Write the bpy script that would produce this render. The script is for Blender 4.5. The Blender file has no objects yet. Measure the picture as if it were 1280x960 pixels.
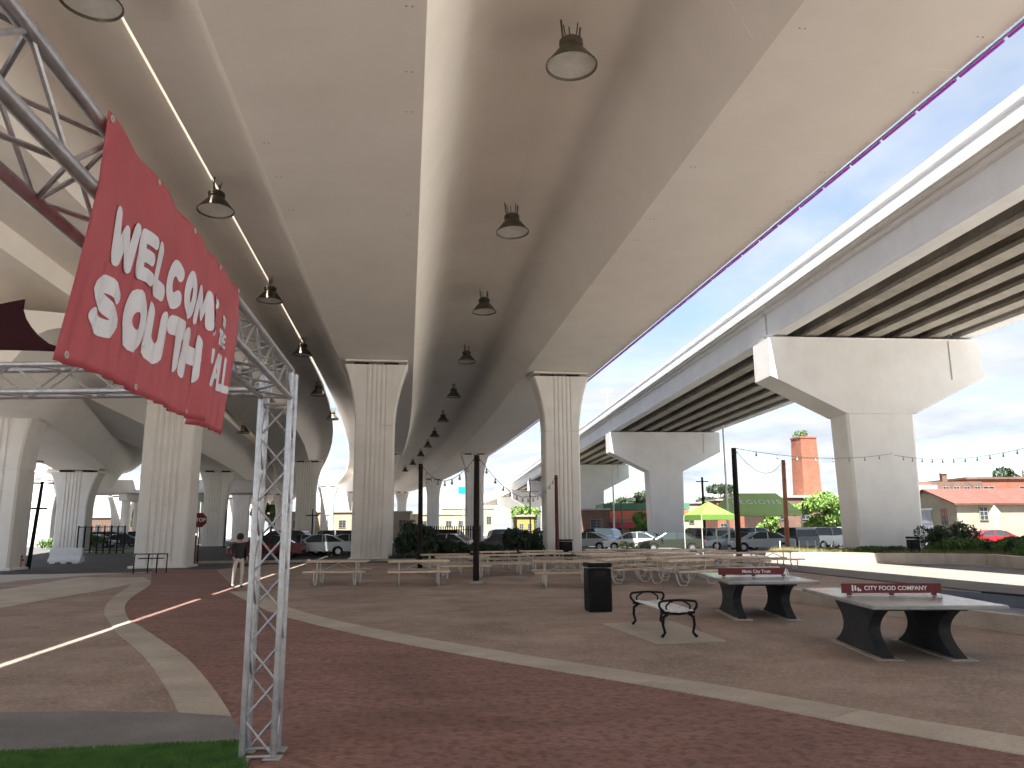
import bpy, bmesh, math, random
from mathutils import Vector, Matrix, Euler, noise
random.seed(7)
R = math.radians
scene = bpy.context.scene
COL = scene.collection

# ------------------------------------------------------------------ camera, sky, sun, exposure
CAM_H, PITCH, ROLL, FPX = 1.75, 10.67, -0.35, 961.0
cam_data = bpy.data.cameras.new('camera'); cam_data.sensor_width = 36; cam_data.lens = 36 * FPX / 1280
cam_data.clip_end = 3000; cam_data.clip_start = 0.05
cam = bpy.data.objects.new('camera', cam_data); COL.objects.link(cam)
CAM_M = Matrix.Translation((0, 0, CAM_H)) @ Euler((R(90 + PITCH), 0, 0)).to_matrix().to_4x4() @ Matrix.Rotation(R(ROLL), 4, 'Z')
cam.matrix_world = CAM_M
scene.camera = cam

PSI = R(7.7)                       # heading of the viaduct, to the left of the camera's heading
U = Vector((-math.sin(PSI), math.cos(PSI), 0)); RT = Vector((math.cos(PSI), math.sin(PSI), 0))
sun_travel = (U * 0.42 + RT * 0.150 + Vector((0, 0, -1))).normalized()
to_sun = -sun_travel
SUN_EL = math.asin(to_sun.z); SUN_AZ = math.atan2(to_sun.x, to_sun.y)
sd = bpy.data.lights.new('sun', 'SUN'); sd.energy = 5.0; sd.angle = R(0.5); sd.color = (1.0, 0.965, 0.90)
sun = bpy.data.objects.new('sun', sd); COL.objects.link(sun)
sun.rotation_euler = sun_travel.to_track_quat('-Z', 'Y').to_euler()

w = bpy.data.worlds.new('World'); scene.world = w; w.use_nodes = True
nt = w.node_tree; nd = nt.nodes; lk = nt.links
bg = nd['Background']; bg.inputs['Strength'].default_value = 0.052
sky = nd.new('ShaderNodeTexSky'); sky.sky_type = 'NISHITA'; sky.sun_disc = False
sky.sun_elevation = SUN_EL; sky.sun_rotation = SUN_AZ; sky.air_density = 1.0; sky.dust_density = 0.6; sky.ozone_density = 2.0
tc = nd.new('ShaderNodeTexCoord'); sx = nd.new('ShaderNodeSeparateXYZ'); lk.new(tc.outputs['Generated'], sx.inputs[0])
def wm(op, a, b=None, clamp=False):
    n = nd.new('ShaderNodeMath'); n.operation = op; n.use_clamp = clamp
    for i, v in enumerate((a, b)):
        if v is None: continue
        if isinstance(v, (int, float)): n.inputs[i].default_value = v
        else: lk.new(v, n.inputs[i])
    return n.outputs[0]
zz = wm('ADD', wm('MAXIMUM', sx.outputs['Z'], 0.0), 0.13)
cv = nd.new('ShaderNodeCombineXYZ'); lk.new(wm('DIVIDE', sx.outputs['X'], zz), cv.inputs[0]); lk.new(wm('DIVIDE', sx.outputs['Y'], zz), cv.inputs[1])
n1 = nd.new('ShaderNodeTexNoise'); n1.inputs['Scale'].default_value = 0.85; n1.inputs['Detail'].default_value = 6; n1.inputs['Roughness'].default_value = 0.56; n1.inputs['Distortion'].default_value = 0.35
lk.new(cv.outputs[0], n1.inputs['Vector'])
cr = nd.new('ShaderNodeValToRGB'); cr.color_ramp.elements[0].position = 0.33; cr.color_ramp.elements[1].position = 0.57
lk.new(n1.outputs['Fac'], cr.inputs[0])
n2 = nd.new('ShaderNodeTexNoise'); n2.inputs['Scale'].default_value = 3.0; n2.inputs['Detail'].default_value = 3
lk.new(cv.outputs[0], n2.inputs['Vector'])
cc = nd.new('ShaderNodeValToRGB'); cc.color_ramp.elements[0].position = 0.3; cc.color_ramp.elements[1].position = 0.65
cc.color_ramp.elements[0].color = (2.7, 3.0, 3.4, 1); cc.color_ramp.elements[1].color = (3.75, 3.85, 4.0, 1)
lk.new(n2.outputs['Fac'], cc.inputs[0])
mx = nd.new('ShaderNodeMixRGB'); lk.new(cr.outputs[0], mx.inputs[0]); lk.new(sky.outputs[0], mx.inputs[1]); lk.new(cc.outputs[0], mx.inputs[2])
lk.new(mx.outputs[0], bg.inputs['Color'])

vs = scene.view_settings; vs.view_transform = 'Standard'; vs.look = 'None'; vs.gamma = 1; vs.use_curve_mapping = False
vs.exposure = 2.4
scene.cycles.use_denoising = True
scene.cycles.max_bounces = 10; scene.cycles.diffuse_bounces = 8; scene.cycles.glossy_bounces = 2
scene.cycles.use_adaptive_sampling = True; scene.cycles.adaptive_threshold = 0.03
scene.cycles.sample_clamp_indirect = 8.0
scene.cycles.caustics_reflective = False; scene.cycles.caustics_refractive = False

# ------------------------------------------------------------------ placing helpers
def ray(px, py):
    return (CAM_M.to_3x3() @ Vector(((px - 640) / FPX, (480 - py) / FPX, -1)))
def gp(px, py, z=0.0):
    d = ray(px, py); t = (z - CAM_H) / d.z
    return Vector((d.x * t, d.y * t, z))
def dp(px, py, fwd):
    d = ray(px, py); t = fwd / d.y
    return Vector((d.x * t, fwd, CAM_H + d.z * t))
def gx(px, fwd, z=0.0):           # the ground point in the column of px at distance fwd
    t = 640 + (px - 640)
    d = ray(px, 665); return Vector((d.x * fwd / d.y, fwd, z))

# ------------------------------------------------------------------ materials
def C(r, g, b):
    f = lambda v: (v / 255 / 12.92) if v <= 10 else ((v / 255 + 0.055) / 1.055) ** 2.4
    return (f(r), f(g), f(b), 1)
MATS = {}
def mat(name, c1, c2=None, scale=4.0, rough=0.8, metal=0.0, bump=0.0, bscale=60.0, detail=4, emit=None, estr=0.0, stretch=None, speck=None, spscale=200, spamt=0.3, streak=0.0, wear=0.0, pavers=False):
    if name in MATS: return MATS[name]
    m = bpy.data.materials.new(name); m.use_nodes = True; n = m.node_tree.nodes; l = m.node_tree.links
    b = n['Principled BSDF']; b.inputs['Roughness'].default_value = rough; b.inputs['Metallic'].default_value = metal
    b.inputs['Base Color'].default_value = c1
    t = n.new('ShaderNodeTexCoord'); geo = n.new('ShaderNodeNewGeometry')
    vec = geo.outputs['Position']
    out = None
    if c2 is not None:
        ma = n.new('ShaderNodeMapping'); l.new(vec, ma.inputs[0])
        if stretch: ma.inputs['Scale'].default_value = stretch
        no = n.new('ShaderNodeTexNoise'); no.inputs['Scale'].default_value = scale; no.inputs['Detail'].default_value = detail; no.inputs['Roughness'].default_value = 0.62 if detail < 7 else 0.74
        l.new(ma.outputs[0], no.inputs['Vector'])
        rp = n.new('ShaderNodeValToRGB'); rp.color_ramp.elements[0].position = 0.33; rp.color_ramp.elements[1].position = 0.67
        rp.color_ramp.elements[0].color = c1; rp.color_ramp.elements[1].color = c2
        l.new(no.outputs['Fac'], rp.inputs[0]); out = rp.outputs[0]
        if speck is not None:
            n3 = n.new('ShaderNodeTexNoise'); n3.inputs['Scale'].default_value = spscale; n3.inputs['Detail'].default_value = 3; l.new(vec, n3.inputs['Vector'])
            r3 = n.new('ShaderNodeValToRGB'); r3.color_ramp.elements[0].position = 0.5; r3.color_ramp.elements[1].position = 0.62
            l.new(n3.outputs['Fac'], r3.inputs[0])
            mu = n.new('ShaderNodeMath'); mu.operation = 'MULTIPLY'; mu.inputs[1].default_value = spamt; l.new(r3.outputs[0], mu.inputs[0])
            m3 = n.new('ShaderNodeMixRGB'); l.new(mu.outputs[0], m3.inputs[0]); l.new(out, m3.inputs[1]); m3.inputs[2].default_value = speck; out = m3.outputs[0]
        if streak > 0:     # rain streaks and weathering running down the face
            mp = n.new('ShaderNodeMapping'); mp.inputs['Scale'].default_value = (1.6, 1.6, 0.12); l.new(vec, mp.inputs[0])
            n4 = n.new('ShaderNodeTexNoise'); n4.inputs['Scale'].default_value = 2.2; n4.inputs['Detail'].default_value = 4; l.new(mp.outputs[0], n4.inputs['Vector'])
            r4 = n.new('ShaderNodeValToRGB'); r4.color_ramp.elements[0].position = 0.5; r4.color_ramp.elements[1].position = 0.75
            l.new(n4.outputs['Fac'], r4.inputs[0])
            mu = n.new('ShaderNodeMath'); mu.operation = 'MULTIPLY'; mu.inputs[1].default_value = streak; l.new(r4.outputs[0], mu.inputs[0])
            m4 = n.new('ShaderNodeMixRGB'); l.new(mu.outputs[0], m4.inputs[0]); l.new(out, m4.inputs[1])
            m4.inputs[2].default_value = (c1[0] * .45, c1[1] * .43, c1[2] * .40, 1); out = m4.outputs[0]
        l.new(out, b.inputs['Base Color'])
    if wear > 0:
        nw = n.new('ShaderNodeTexNoise'); nw.inputs['Scale'].default_value = 0.33; nw.inputs['Detail'].default_value = 5; nw.inputs['Distortion'].default_value = 1.2; nw.inputs['Roughness'].default_value = .65; l.new(vec, nw.inputs['Vector'])
        rw = n.new('ShaderNodeValToRGB'); rw.color_ramp.elements[0].position = .30; rw.color_ramp.elements[1].position = .66
        k0, k1 = 1 - wear, 1 + wear * .45; rw.color_ramp.elements[0].color = (k0, k0, k0, 1); rw.color_ramp.elements[1].color = (k1, k1, k1, 1)
        l.new(nw.outputs['Fac'], rw.inputs[0]); mw = n.new('ShaderNodeMixRGB'); mw.blend_type = 'MULTIPLY'; mw.inputs[0].default_value = 1; l.new(out, mw.inputs[1]); l.new(rw.outputs[0], mw.inputs[2]); out = mw.outputs[0]; l.new(out, b.inputs['Base Color'])
    if pavers:
        rt_ = n.new('ShaderNodeMapping'); rt_.inputs['Rotation'].default_value = (0, 0, .62); l.new(vec, rt_.inputs[0])
        bt = n.new('ShaderNodeTexBrick'); bt.inputs['Scale'].default_value = 4.6; bt.inputs['Mortar Size'].default_value = .012; bt.inputs['Color1'].default_value = (.86, .86, .86, 1); bt.inputs['Color2'].default_value = (1.1, 1.07, 1.05, 1); bt.inputs['Mortar'].default_value = (.62, .60, .58, 1)
        l.new(rt_.outputs[0], bt.inputs['Vector']); mw = n.new('ShaderNodeMixRGB'); mw.blend_type = 'MULTIPLY'; mw.inputs[0].default_value = 1; l.new(out, mw.inputs[1]); l.new(bt.outputs[0], mw.inputs[2]); out = mw.outputs[0]; l.new(out, b.inputs['Base Color'])
    if bump > 0:
        nb = n.new('ShaderNodeTexNoise'); nb.inputs['Scale'].default_value = bscale; nb.inputs['Detail'].default_value = 3; l.new(vec, nb.inputs['Vector'])
        bp = n.new('ShaderNodeBump'); bp.inputs['Strength'].default_value = bump; bp.inputs['Distance'].default_value = 0.02
        l.new(nb.outputs['Fac'], bp.inputs['Height']); l.new(bp.outputs[0], b.inputs['Normal'])
    if emit is not None:
        b.inputs['Emission Color'].default_value = emit; b.inputs['Emission Strength'].default_value = estr
    MATS[name] = m; return m

M_CONC = mat('viaduct_concrete', (0.81, 0.76, 0.70, 1), (0.86, 0.81, 0.755, 1), scale=0.35, rough=0.75, detail=4, wear=.025)
M_PIER = mat('pier_concrete', (0.70, 0.67, 0.63, 1), (0.78, 0.745, 0.705, 1), scale=0.8, rough=0.75, streak=0.10)
M_BRC = mat('ramp_concrete', (0.63, 0.62, 0.61, 1), (0.70, 0.69, 0.68, 1), scale=0.7, rough=0.75, streak=0.04)
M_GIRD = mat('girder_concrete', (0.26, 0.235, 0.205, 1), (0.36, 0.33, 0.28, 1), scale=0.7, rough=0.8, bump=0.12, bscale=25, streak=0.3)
M_DECKSHADE = mat('deck_underside_shade', (0.035, 0.03, 0.026, 1), (0.06, 0.052, 0.043, 1), scale=0.6, rough=0.9)  # near-black colour carries the shade between the bridge girders
M_BEAR = mat('bearing_rubber', (0.02, 0.02, 0.022, 1), rough=0.6)
M_DARKM = mat('dark_metal', (0.005, 0.005, 0.0055, 1), (0.009, 0.009, 0.009, 1), scale=8, rough=0.6)
M_BRONZE = mat('lamp_bronze', (0.085, 0.072, 0.05, 1), (0.13, 0.11, 0.08, 1), scale=10, rough=0.38, metal=0.4)
M_REFL = mat('lamp_reflector_glass', (0.62, 0.60, 0.56, 1), (0.74, 0.72, 0.67, 1), scale=3, rough=0.25)
M_ALU = mat('truss_aluminium', (0.40, 0.40, 0.42, 1), (0.56, 0.56, 0.58, 1), scale=14, rough=0.34, metal=0.65, bump=0.05, bscale=80)
M_GALV = mat('galvanised_steel', (0.50, 0.48, 0.45, 1), (0.62, 0.60, 0.56, 1), scale=10, rough=0.45, metal=0.2)
M_TABLE = mat('tan_table_boards', (0.58, 0.45, 0.335, 1), (0.70, 0.56, 0.43, 1), scale=5, rough=0.62, stretch=(1, 1, 1), bump=0.1, bscale=40)
M_BRICKP = mat('red_paver_path', (0.205, 0.108, 0.090, 1), (0.32, 0.182, 0.157, 1), scale=0.7, rough=0.85, detail=8, speck=(0.10, 0.05, 0.04, 1), spscale=11, spamt=0.5, bump=0.35, bscale=24, stretch=(0.6, 1.6, 1), wear=.17, pavers=True)
M_GRAV = mat('brown_gravel', (0.215, 0.158, 0.130, 1), (0.40, 0.31, 0.262, 1), scale=0.6, rough=0.95, detail=9, speck=(0.56, 0.46, 0.39, 1), spscale=19, spamt=0.32, bump=0.7, bscale=70, wear=.16)
M_BAND = mat('concrete_band', (0.42, 0.375, 0.32, 1), (0.52, 0.47, 0.405, 1), scale=1.2, rough=0.85, bump=0.12, bscale=60, speck=(0.30, 0.265, 0.225, 1), spscale=30, spamt=0.35, wear=.22)
M_BLUEC = mat('grey_concrete', (0.155, 0.15, 0.155, 1), (0.21, 0.205, 0.205, 1), scale=1.0, rough=0.88, bump=0.2, bscale=70, speck=(0.30, 0.30, 0.30, 1), spscale=40, spamt=0.25, wear=.25)
M_PLAZABOUNCE = mat('plaza_bounce_concrete', (0.46, 0.385, 0.33, 1), (0.56, 0.475, 0.41, 1), scale=0.5, rough=0.85, bump=0.1, bscale=60)  # paler than the visible paving, to bounce sunlight up to the girders
M_PLAZAD = mat('plaza_paving_pink', (0.125, 0.106, 0.092, 1), (0.155, 0.134, 0.118, 1), scale=0.5, rough=0.85, wear=.1)
M_ASPH = mat('asphalt', (0.050, 0.048, 0.050, 1), (0.085, 0.080, 0.078, 1), scale=0.6, rough=0.9, bump=0.3, bscale=60)
M_LAND = mat('far_land', (0.44, 0.42, 0.39, 1), (0.55, 0.53, 0.495, 1), scale=0.05, rough=0.95)
M_GRASS = mat('grass', (0.055, 0.155, 0.030, 1), (0.12, 0.26, 0.055, 1), scale=5, rough=0.8, speck=(0.12, 0.2, 0.05, 1), spscale=60, spamt=0.4)
M_LAWN = mat('lawn', (0.06, 0.12, 0.025, 1), (0.12, 0.20, 0.05, 1), scale=1.2, rough=0.9, bump=0.3, bscale=40)
M_RED = mat('banner_red', (0.60, 0.125, 0.145, 1), (0.66, 0.15, 0.17, 1), scale=3, rough=0.55)
_n = M_RED.node_tree.nodes; _l = M_RED.node_tree.links; _t = _n.new('ShaderNodeBsdfTranslucent'); _t.inputs[0].default_value = (.62, .10, .12, 1); _m = _n.new('ShaderNodeMixShader'); _m.inputs[0].default_value = .3
_l.new(_n['Principled BSDF'].outputs[0], _m.inputs[1]); _l.new(_t.outputs[0], _m.inputs[2]); _l.new(_m.outputs[0], _n['Material Output'].inputs[0])
M_WHITE = mat('banner_white', (0.80, 0.80, 0.84, 1), rough=0.6)
M_MAROON = mat('sail_maroon', (0.026, 0.004, 0.006, 1), (0.034, 0.006, 0.008, 1), scale=3, rough=0.8)
M_NET = mat('net_red', (0.11, 0.005, 0.011, 1), (0.15, 0.008, 0.015, 1), scale=8, rough=0.5)
M_PPTOP = mat('polished_table_concrete', (0.28, 0.29, 0.30, 1), (0.36, 0.37, 0.37, 1), scale=5, rough=0.22, bump=0.03, bscale=90)
M_PPLEG = mat('charcoal_table_concrete', (0.035, 0.036, 0.038, 1), (0.055, 0.055, 0.056, 1), scale=6, rough=0.7, bump=0.15, bscale=50)
M_SEAT = mat('bench_seat', (0.62, 0.62, 0.60, 1), (0.72, 0.72, 0.70, 1), scale=6, rough=0.35)
M_POST = mat('dark_brown_post', (0.011, 0.007, 0.005, 1), (0.02, 0.012, 0.009, 1), scale=3, rough=0.7)
M_RUST = mat('rusty_post', (0.24, 0.09, 0.045, 1), (0.32, 0.14, 0.075, 1), scale=4, rough=0.85)
M_REDPOST = mat('maroon_post', (0.085, 0.012, 0.010, 1), (0.11, 0.02, 0.015, 1), scale=4, rough=0.7)
M_WIRE = mat('black_wire', (0.015, 0.015, 0.017, 1), rough=0.5)
M_BULB = mat('bulb_glass', (0.35, 0.33, 0.28, 1), rough=0.1)
M_CREAM = mat('cream_stucco', (0.29, 0.25, 0.18, 1), (0.35, 0.305, 0.225, 1), scale=0.6, rough=0.9, streak=0.15)
M_TERRA = mat('terracotta_roof', (0.095, 0.030, 0.021, 1), (0.135, 0.046, 0.033, 1), scale=1.5, rough=0.9)
M_BRICK = mat('orange_brick', (0.19, 0.062, 0.034, 1), (0.25, 0.09, 0.055, 1), scale=1.0, rough=0.9, speck=(0.32, 0.17, 0.12, 1), spscale=9, spamt=0.35)
M_BRICKD = mat('brown_brick', (0.10, 0.055, 0.04, 1), (0.16, 0.09, 0.066, 1), scale=0.8, rough=0.9, speck=(0.22, 0.16, 0.13, 1), spscale=6, spamt=0.4)
M_FRAME = mat('window_frame', (0.22, 0.21, 0.19, 1), (0.28, 0.27, 0.25, 1), scale=3, rough=0.7)
M_WINDOW = mat('window_glass', (0.03, 0.04, 0.045, 1), rough=0.08)
M_GREYD = mat('grey_door', (0.30, 0.32, 0.36, 1), (0.36, 0.38, 0.42, 1), scale=2, rough=0.6)
M_WHITEP = mat('white_paint', (0.72, 0.72, 0.70, 1), (0.78, 0.78, 0.76, 1), scale=3, rough=0.5)
M_GREENT = mat('tent_green', (0.33, 0.47, 0.17, 1), (0.36, 0.51, 0.19, 1), scale=2, rough=0.7)
M_LIME = mat('tent_lime', (0.095, 0.205, 0.028, 1), (0.11, 0.23, 0.035, 1), scale=2, rough=0.7)
M_TYRE = mat('tyre', (0.014, 0.014, 0.015, 1), rough=0.85)
M_RIM = mat('rim', (0.45, 0.45, 0.46, 1), rough=0.3, metal=0.8)
M_HEADL = mat('headlight', (0.75, 0.76, 0.78, 1), rough=0.12)
M_TAILL = mat('taillight', (0.45, 0.015, 0.015, 1), rough=0.2)
M_BARK = mat('bark', (0.06, 0.045, 0.032, 1), (0.11, 0.085, 0.06, 1), scale=8, rough=0.95, bump=0.4, bscale=25)
for _q in (M_DARKM, M_POST, M_BEAR, M_MAROON, M_PPLEG): _q.node_tree.nodes['Principled BSDF'].inputs['Specular IOR Level'].default_value = .18
def vary(m, lo, hi):     # weathering that differs from board to board
    n = m.node_tree.nodes; l = m.node_tree.links; b = n['Principled BSDF']; src = b.inputs['Base Color'].links[0].from_socket
    oi = n.new('ShaderNodeObjectInfo'); mr = n.new('ShaderNodeMapRange'); mr.inputs['To Min'].default_value = lo; mr.inputs['To Max'].default_value = hi; l.new(oi.outputs['Random'], mr.inputs['Value'])
    mm = n.new('ShaderNodeMixRGB'); mm.blend_type = 'MULTIPLY'; mm.inputs[0].default_value = 1; l.new(src, mm.inputs[1]); l.new(mr.outputs[0], mm.inputs[2]); l.new(mm.outputs[0], b.inputs['Base Color'])
vary(M_TABLE, .68, 1.08); vary(M_BAND, .88, 1.06); vary(M_TERRA, .85, 1.12)
def leafmat(name, a, b):
    m = mat(name, a, b, scale=2.5, rough=0.6)
    return m
M_LEAFD = leafmat('leaf_dark', (0.014, 0.028, 0.012, 1), (0.034, 0.058, 0.022, 1))
M_LEAF = leafmat('leaf_mid', (0.045, 0.105, 0.022, 1), (0.11, 0.19, 0.045, 1))
M_LEAFL = leafmat('leaf_light', (0.10, 0.19, 0.035, 1), (0.20, 0.32, 0.07, 1))
M_SKIN = mat('skin', (0.42, 0.25, 0.17, 1), rough=0.6)
M_CLOTHD = mat('dark_cloth', (0.02, 0.018, 0.018, 1), (0.035, 0.03, 0.03, 1), scale=9, rough=0.9)
M_CLOTHL = mat('pale_cloth', (0.55, 0.50, 0.44, 1), (0.62, 0.57, 0.5, 1), scale=9, rough=0.9)
M_STOP = mat('stop_red', (0.16, 0.012, 0.010, 1), (0.20, 0.016, 0.013, 1), scale=5, rough=0.5)
M_HYD = mat('hydrant_red', (0.42, 0.045, 0.03, 1), (0.48, 0.06, 0.04, 1), scale=6, rough=0.5)
M_TEAL = mat('teal_sign', (0.0, 0.42, 0.40, 1), rough=0.5)
M_COURTBLUE = mat('court_blue_grey', (0.13, 0.15, 0.20, 1), (0.18, 0.20, 0.25, 1), scale=2, rough=0.6)
M_SOIL = mat('soil', (0.06, 0.045, 0.032, 1), (0.10, 0.075, 0.05, 1), scale=3, rough=0.95)
M_YEL = mat('yellow_paint', (0.32, 0.24, 0.07, 1), rough=0.7)

# ------------------------------------------------------------------ mesh helpers
class MB:
    def __init__(s): s.v = []; s.f = []; s.mi = []; s.m = 0
    def add(s, vs, fs):
        o = len(s.v); s.v += [Vector(p) for p in vs]
        for f in fs: s.f.append(tuple(i + o for i in f)); s.mi.append(s.m)
        return s
    def box(s, c, size, rot=None):
        hx, hy, hz = (q / 2 for q in size); c = Vector(c)
        pts = [Vector((x, y, z)) for z in (-hz, hz) for y in (-hy, hy) for x in (-hx, hx)]
        if rot is not None: pts = [rot @ p for p in pts]
        return s.add([c + p for p in pts], [(0, 2, 3, 1), (4, 5, 7, 6), (0, 1, 5, 4), (2, 6, 7, 3), (0, 4, 6, 2), (1, 3, 7, 5)])
    def bev(s, c, size, b=0.02, rot=None):
        hx, hy, hz = (q / 2 for q in size); c = Vector(c); b = min(b, hx * .9, hy * .9, hz * .9)
        ring = lambda ix, z: [Vector((sx_ * (hx - ix), sy_ * (hy - ix), z)) for sx_, sy_ in ((-1, -1), (1, -1), (1, 1), (-1, 1))]
        def ring8(i, z):
            x, y = hx - i, hy - i; k = b
            return [Vector(p) for p in ((-x + k, -y, z), (x - k, -y, z), (x, -y + k, z), (x, y - k, z), (x - k, y, z), (-x + k, y, z), (-x, y - k, z), (-x, -y + k, z))]
        rs = [ring8(b * .8, -hz), ring8(0, -hz + b), ring8(0, hz - b), ring8(b * .8, hz)]
        return s.rings([[c + ((rot @ p) if rot is not None else p) for p in r] for r in rs])
    def rings(s, rs, closed=True, caps=True):
        n = len(rs[0]); o = len(s.v)
        for r in rs: s.v += [Vector(p) for p in r]
        for i in range(len(rs) - 1):
            for j in range(n if closed else n - 1):
                a = o + i * n + j; b = o + i * n + (j + 1) % n
                s.f.append((a, b, b + n, a + n)); s.mi.append(s.m)
        if caps:
            s.f.append(tuple(o + j for j in range(n))[::-1]); s.mi.append(s.m)
            s.f.append(tuple(o + (len(rs) - 1) * n + j for j in range(n))); s.mi.append(s.m)
        return s
    def tube(s, pts, r, n=8, caps=True):
        pts = [Vector(p) for p in pts]; rs = []
        rr = r if isinstance(r, (list, tuple)) else [r] * len(pts)
        prev = None
        for i, p in enumerate(pts):
            t = (pts[min(i + 1, len(pts) - 1)] - pts[max(i - 1, 0)]).normalized()
            if prev is None:
                a = Vector((0, 0, 1)) if abs(t.z) < .9 else Vector((1, 0, 0)); x = t.cross(a).normalized()
            else: x = (prev - t * prev.dot(t)).normalized()
            prev = x; y = t.cross(x)
            rs.append([p + (x * math.cos(2 * math.pi * k / n) + y * math.sin(2 * math.pi * k / n)) * rr[i] for k in range(n)])
        return s.rings(rs, caps=caps)
    def lathe(s, prof, c=(0, 0, 0), n=24, caps=False):
        c = Vector(c)
        return s.rings([[c + Vector((r * math.cos(2 * math.pi * k / n), r * math.sin(2 * math.pi * k / n), z)) for k in range(n)] for r, z in prof], caps=caps)
    def prism(s, poly, z0, z1):
        return s.rings([[Vector((p[0], p[1], z0)) for p in poly], [Vector((p[0], p[1], z1)) for p in poly]])
    def extrude(s, poly, d):        # poly: 3-D points, d: vector
        d = Vector(d); return s.rings([[Vector(p) for p in poly], [Vector(p) + d for p in poly]])
    def mesh(s, name, mats, smooth=None):
        me = bpy.data.meshes.new(name); me.from_pydata([tuple(p) for p in s.v], [], s.f)
        for m in (mats if isinstance(mats, (list, tuple)) else [mats]): me.materials.append(m)
        if any(s.mi): me.polygons.foreach_set('material_index', s.mi)
        bm = bmesh.new(); bm.from_mesh(me); bmesh.ops.recalc_face_normals(bm, faces=bm.faces); bm.to_mesh(me); bm.free()
        if smooth is not None:
            me.polygons.foreach_set('use_smooth', [True] * len(me.polygons)); me.set_sharp_from_angle(angle=R(smooth))
        me.update(); return me
    def build(s, name, mats, parent=None, smooth=None):
        return link(name, s.mesh(name, mats, smooth), parent)
def link(name, me, parent=None, loc=None, rz=None):
    o = bpy.data.objects.new(name, me); COL.objects.link(o)
    if parent is not None: o.parent = parent
    if loc is not None: o.location = loc
    if rz is not None: o.rotation_euler = (0, 0, rz)
    return o
def tag(o, label=None, cat=None, group=None, kind=None):
    if label: o['label'] = label
    if cat: o['category'] = cat
    if group: o['group'] = group
    if kind: o['kind'] = kind
    return o
def empty(name, label, cat, loc=(0, 0, 0), rz=0, group=None):
    o = bpy.data.objects.new(name, None); COL.objects.link(o); o.location = loc; o.rotation_euler = (0, 0, rz); o.empty_display_size = 0.3
    return tag(o, label, cat, group)
KIDS = {}
def copy_tree(o, parent=None):
    c = o.copy(); COL.objects.link(c)
    if parent is not None: c.parent = parent
    for ch in [x for x in bpy.data.objects if x.parent == o and x != c]: copy_tree(ch, c)
    return c
def dup(o, label, loc, rz=0, group=None, scale=None):
    c = copy_tree(o); c.location = loc; c.rotation_euler = (0, 0, rz); c['label'] = label
    if o.name.startswith('pendant_lamp'): c.rotation_euler = (random.uniform(-.04, .04), random.uniform(-.04, .04), rz)
    if group: c['group'] = group
    if scale: c.scale = scale
    return c
def text_mesh(txt, size, extrude, name, m, offset=0.0, align='CENTER', spacing=1.0, res=3):
    cu = bpy.data.curves.new('t', 'FONT'); cu.body = txt; cu.size = size; cu.extrude = extrude; cu.offset = offset; cu.align_x = align; cu.align_y = 'CENTER'
    cu.resolution_u = res; cu.space_character = spacing
    o = bpy.data.objects.new('t', cu); COL.objects.link(o)
    dg = bpy.context.evaluated_depsgraph_get(); dg.update()
    me = bpy.data.meshes.new_from_object(o.evaluated_get(dg)); me.name = name
    bpy.data.objects.remove(o); bpy.data.curves.remove(cu)
    me.materials.clear(); me.materials.append(m)
    return me

# ------------------------------------------------------------------ ground
def sheet(name, poly, z, m, kind='structure'):
    b = MB(); b.add([(p[0], p[1], z) for p in poly], [tuple(range(len(poly)))])
    return tag(b.build(name, m), kind=kind)
def cmr(pts, n=6):
    pts = [Vector(p) for p in pts]; out = []
    for i in range(len(pts) - 1):
        p0 = pts[max(i - 1, 0)]; p1 = pts[i]; p2 = pts[i + 1]; p3 = pts[min(i + 2, len(pts) - 1)]
        for k in range(n):
            t = k / n
            out.append(0.5 * ((2 * p1) + (p2 - p0) * t + (2 * p0 - 5 * p1 + 4 * p2 - p3) * t * t + (3 * p1 - p0 - 3 * p2 + p3) * t ** 3))
    out.append(pts[-1]); return out
def F(s, d, z=0.0):
    p = U * d + RT * s; return Vector((p.x, p.y, z))

sheet('ground', [(-900, -300), (900, -300), (900, 1500), (-900, 1500)], 0.0, M_LAND)
sheet('asphalt_lot', [F(-70, 30), F(-10, 36), F(15, 46), F(60, 44), F(140, 80), F(140, 140), F(-10, 240), F(-120, 200)], 0.004, M_ASPH)
sheet('added_dark_ground', [F(-160, -70), F(-21, -70), F(-21, 32.5), F(-160, 32.5)], 0.006, M_ASPH)  # added dark ground out of view, cuts the bounce from the left
# brown gravel floor of the plaza
sheet('gravel_floor', [F(-14, -14), F(23, -14), F(23, 42), F(14, 44), F(2, 43), F(-9, 42), F(-14, 31)], 0.008, M_GRAV)
# red paver path
band_r = cmr([gp(*p) for p in ((300, 740), (330, 754), (362, 767), (420, 782), (500, 799), (600, 817), (700, 834), (800, 850), (900, 867), (1000, 885), (1100, 904), (1280, 935), (1600, 990))], 5)
lr = [gp(*p) for p in ((189, 727), (186, 733), (171, 743), (160, 752), (156, 762), (162, 777), (173, 783), (203, 803), (233, 824), (260, 854), (279, 881), (289, 898), (303, 930))]
ll = [gp(*p) for p in ((165, 730), (158, 736), (146, 744), (135, 754), (130, 766), (138, 781), (146, 791), (168, 810), (187, 830), (203, 854), (214, 873), (223, 893))]
lrc, llc = cmr(lr, 5), cmr(ll, 5)
path_poly = [p for p in lrc] + [gp(330, 1010), gp(360, 1200), F(3, -3), F(14, -3)] + [p for p in reversed(band_r)] + [gp(285, 728), gp(270, 712), gp(190, 712)]
sheet('paver_path', path_poly, 0.012, M_BRICKP)
def strip(name, a, b, z, m):
    mb = MB(); n = min(len(a), len(b))
    mb.add([(p.x, p.y, z) for p in a[:n]] + [(p.x, p.y, z) for p in b[:n]], [(i, i + 1, n + i + 1, n + i) for i in range(n - 1)])
    return tag(mb.build(name, m), kind='structure')
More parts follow.
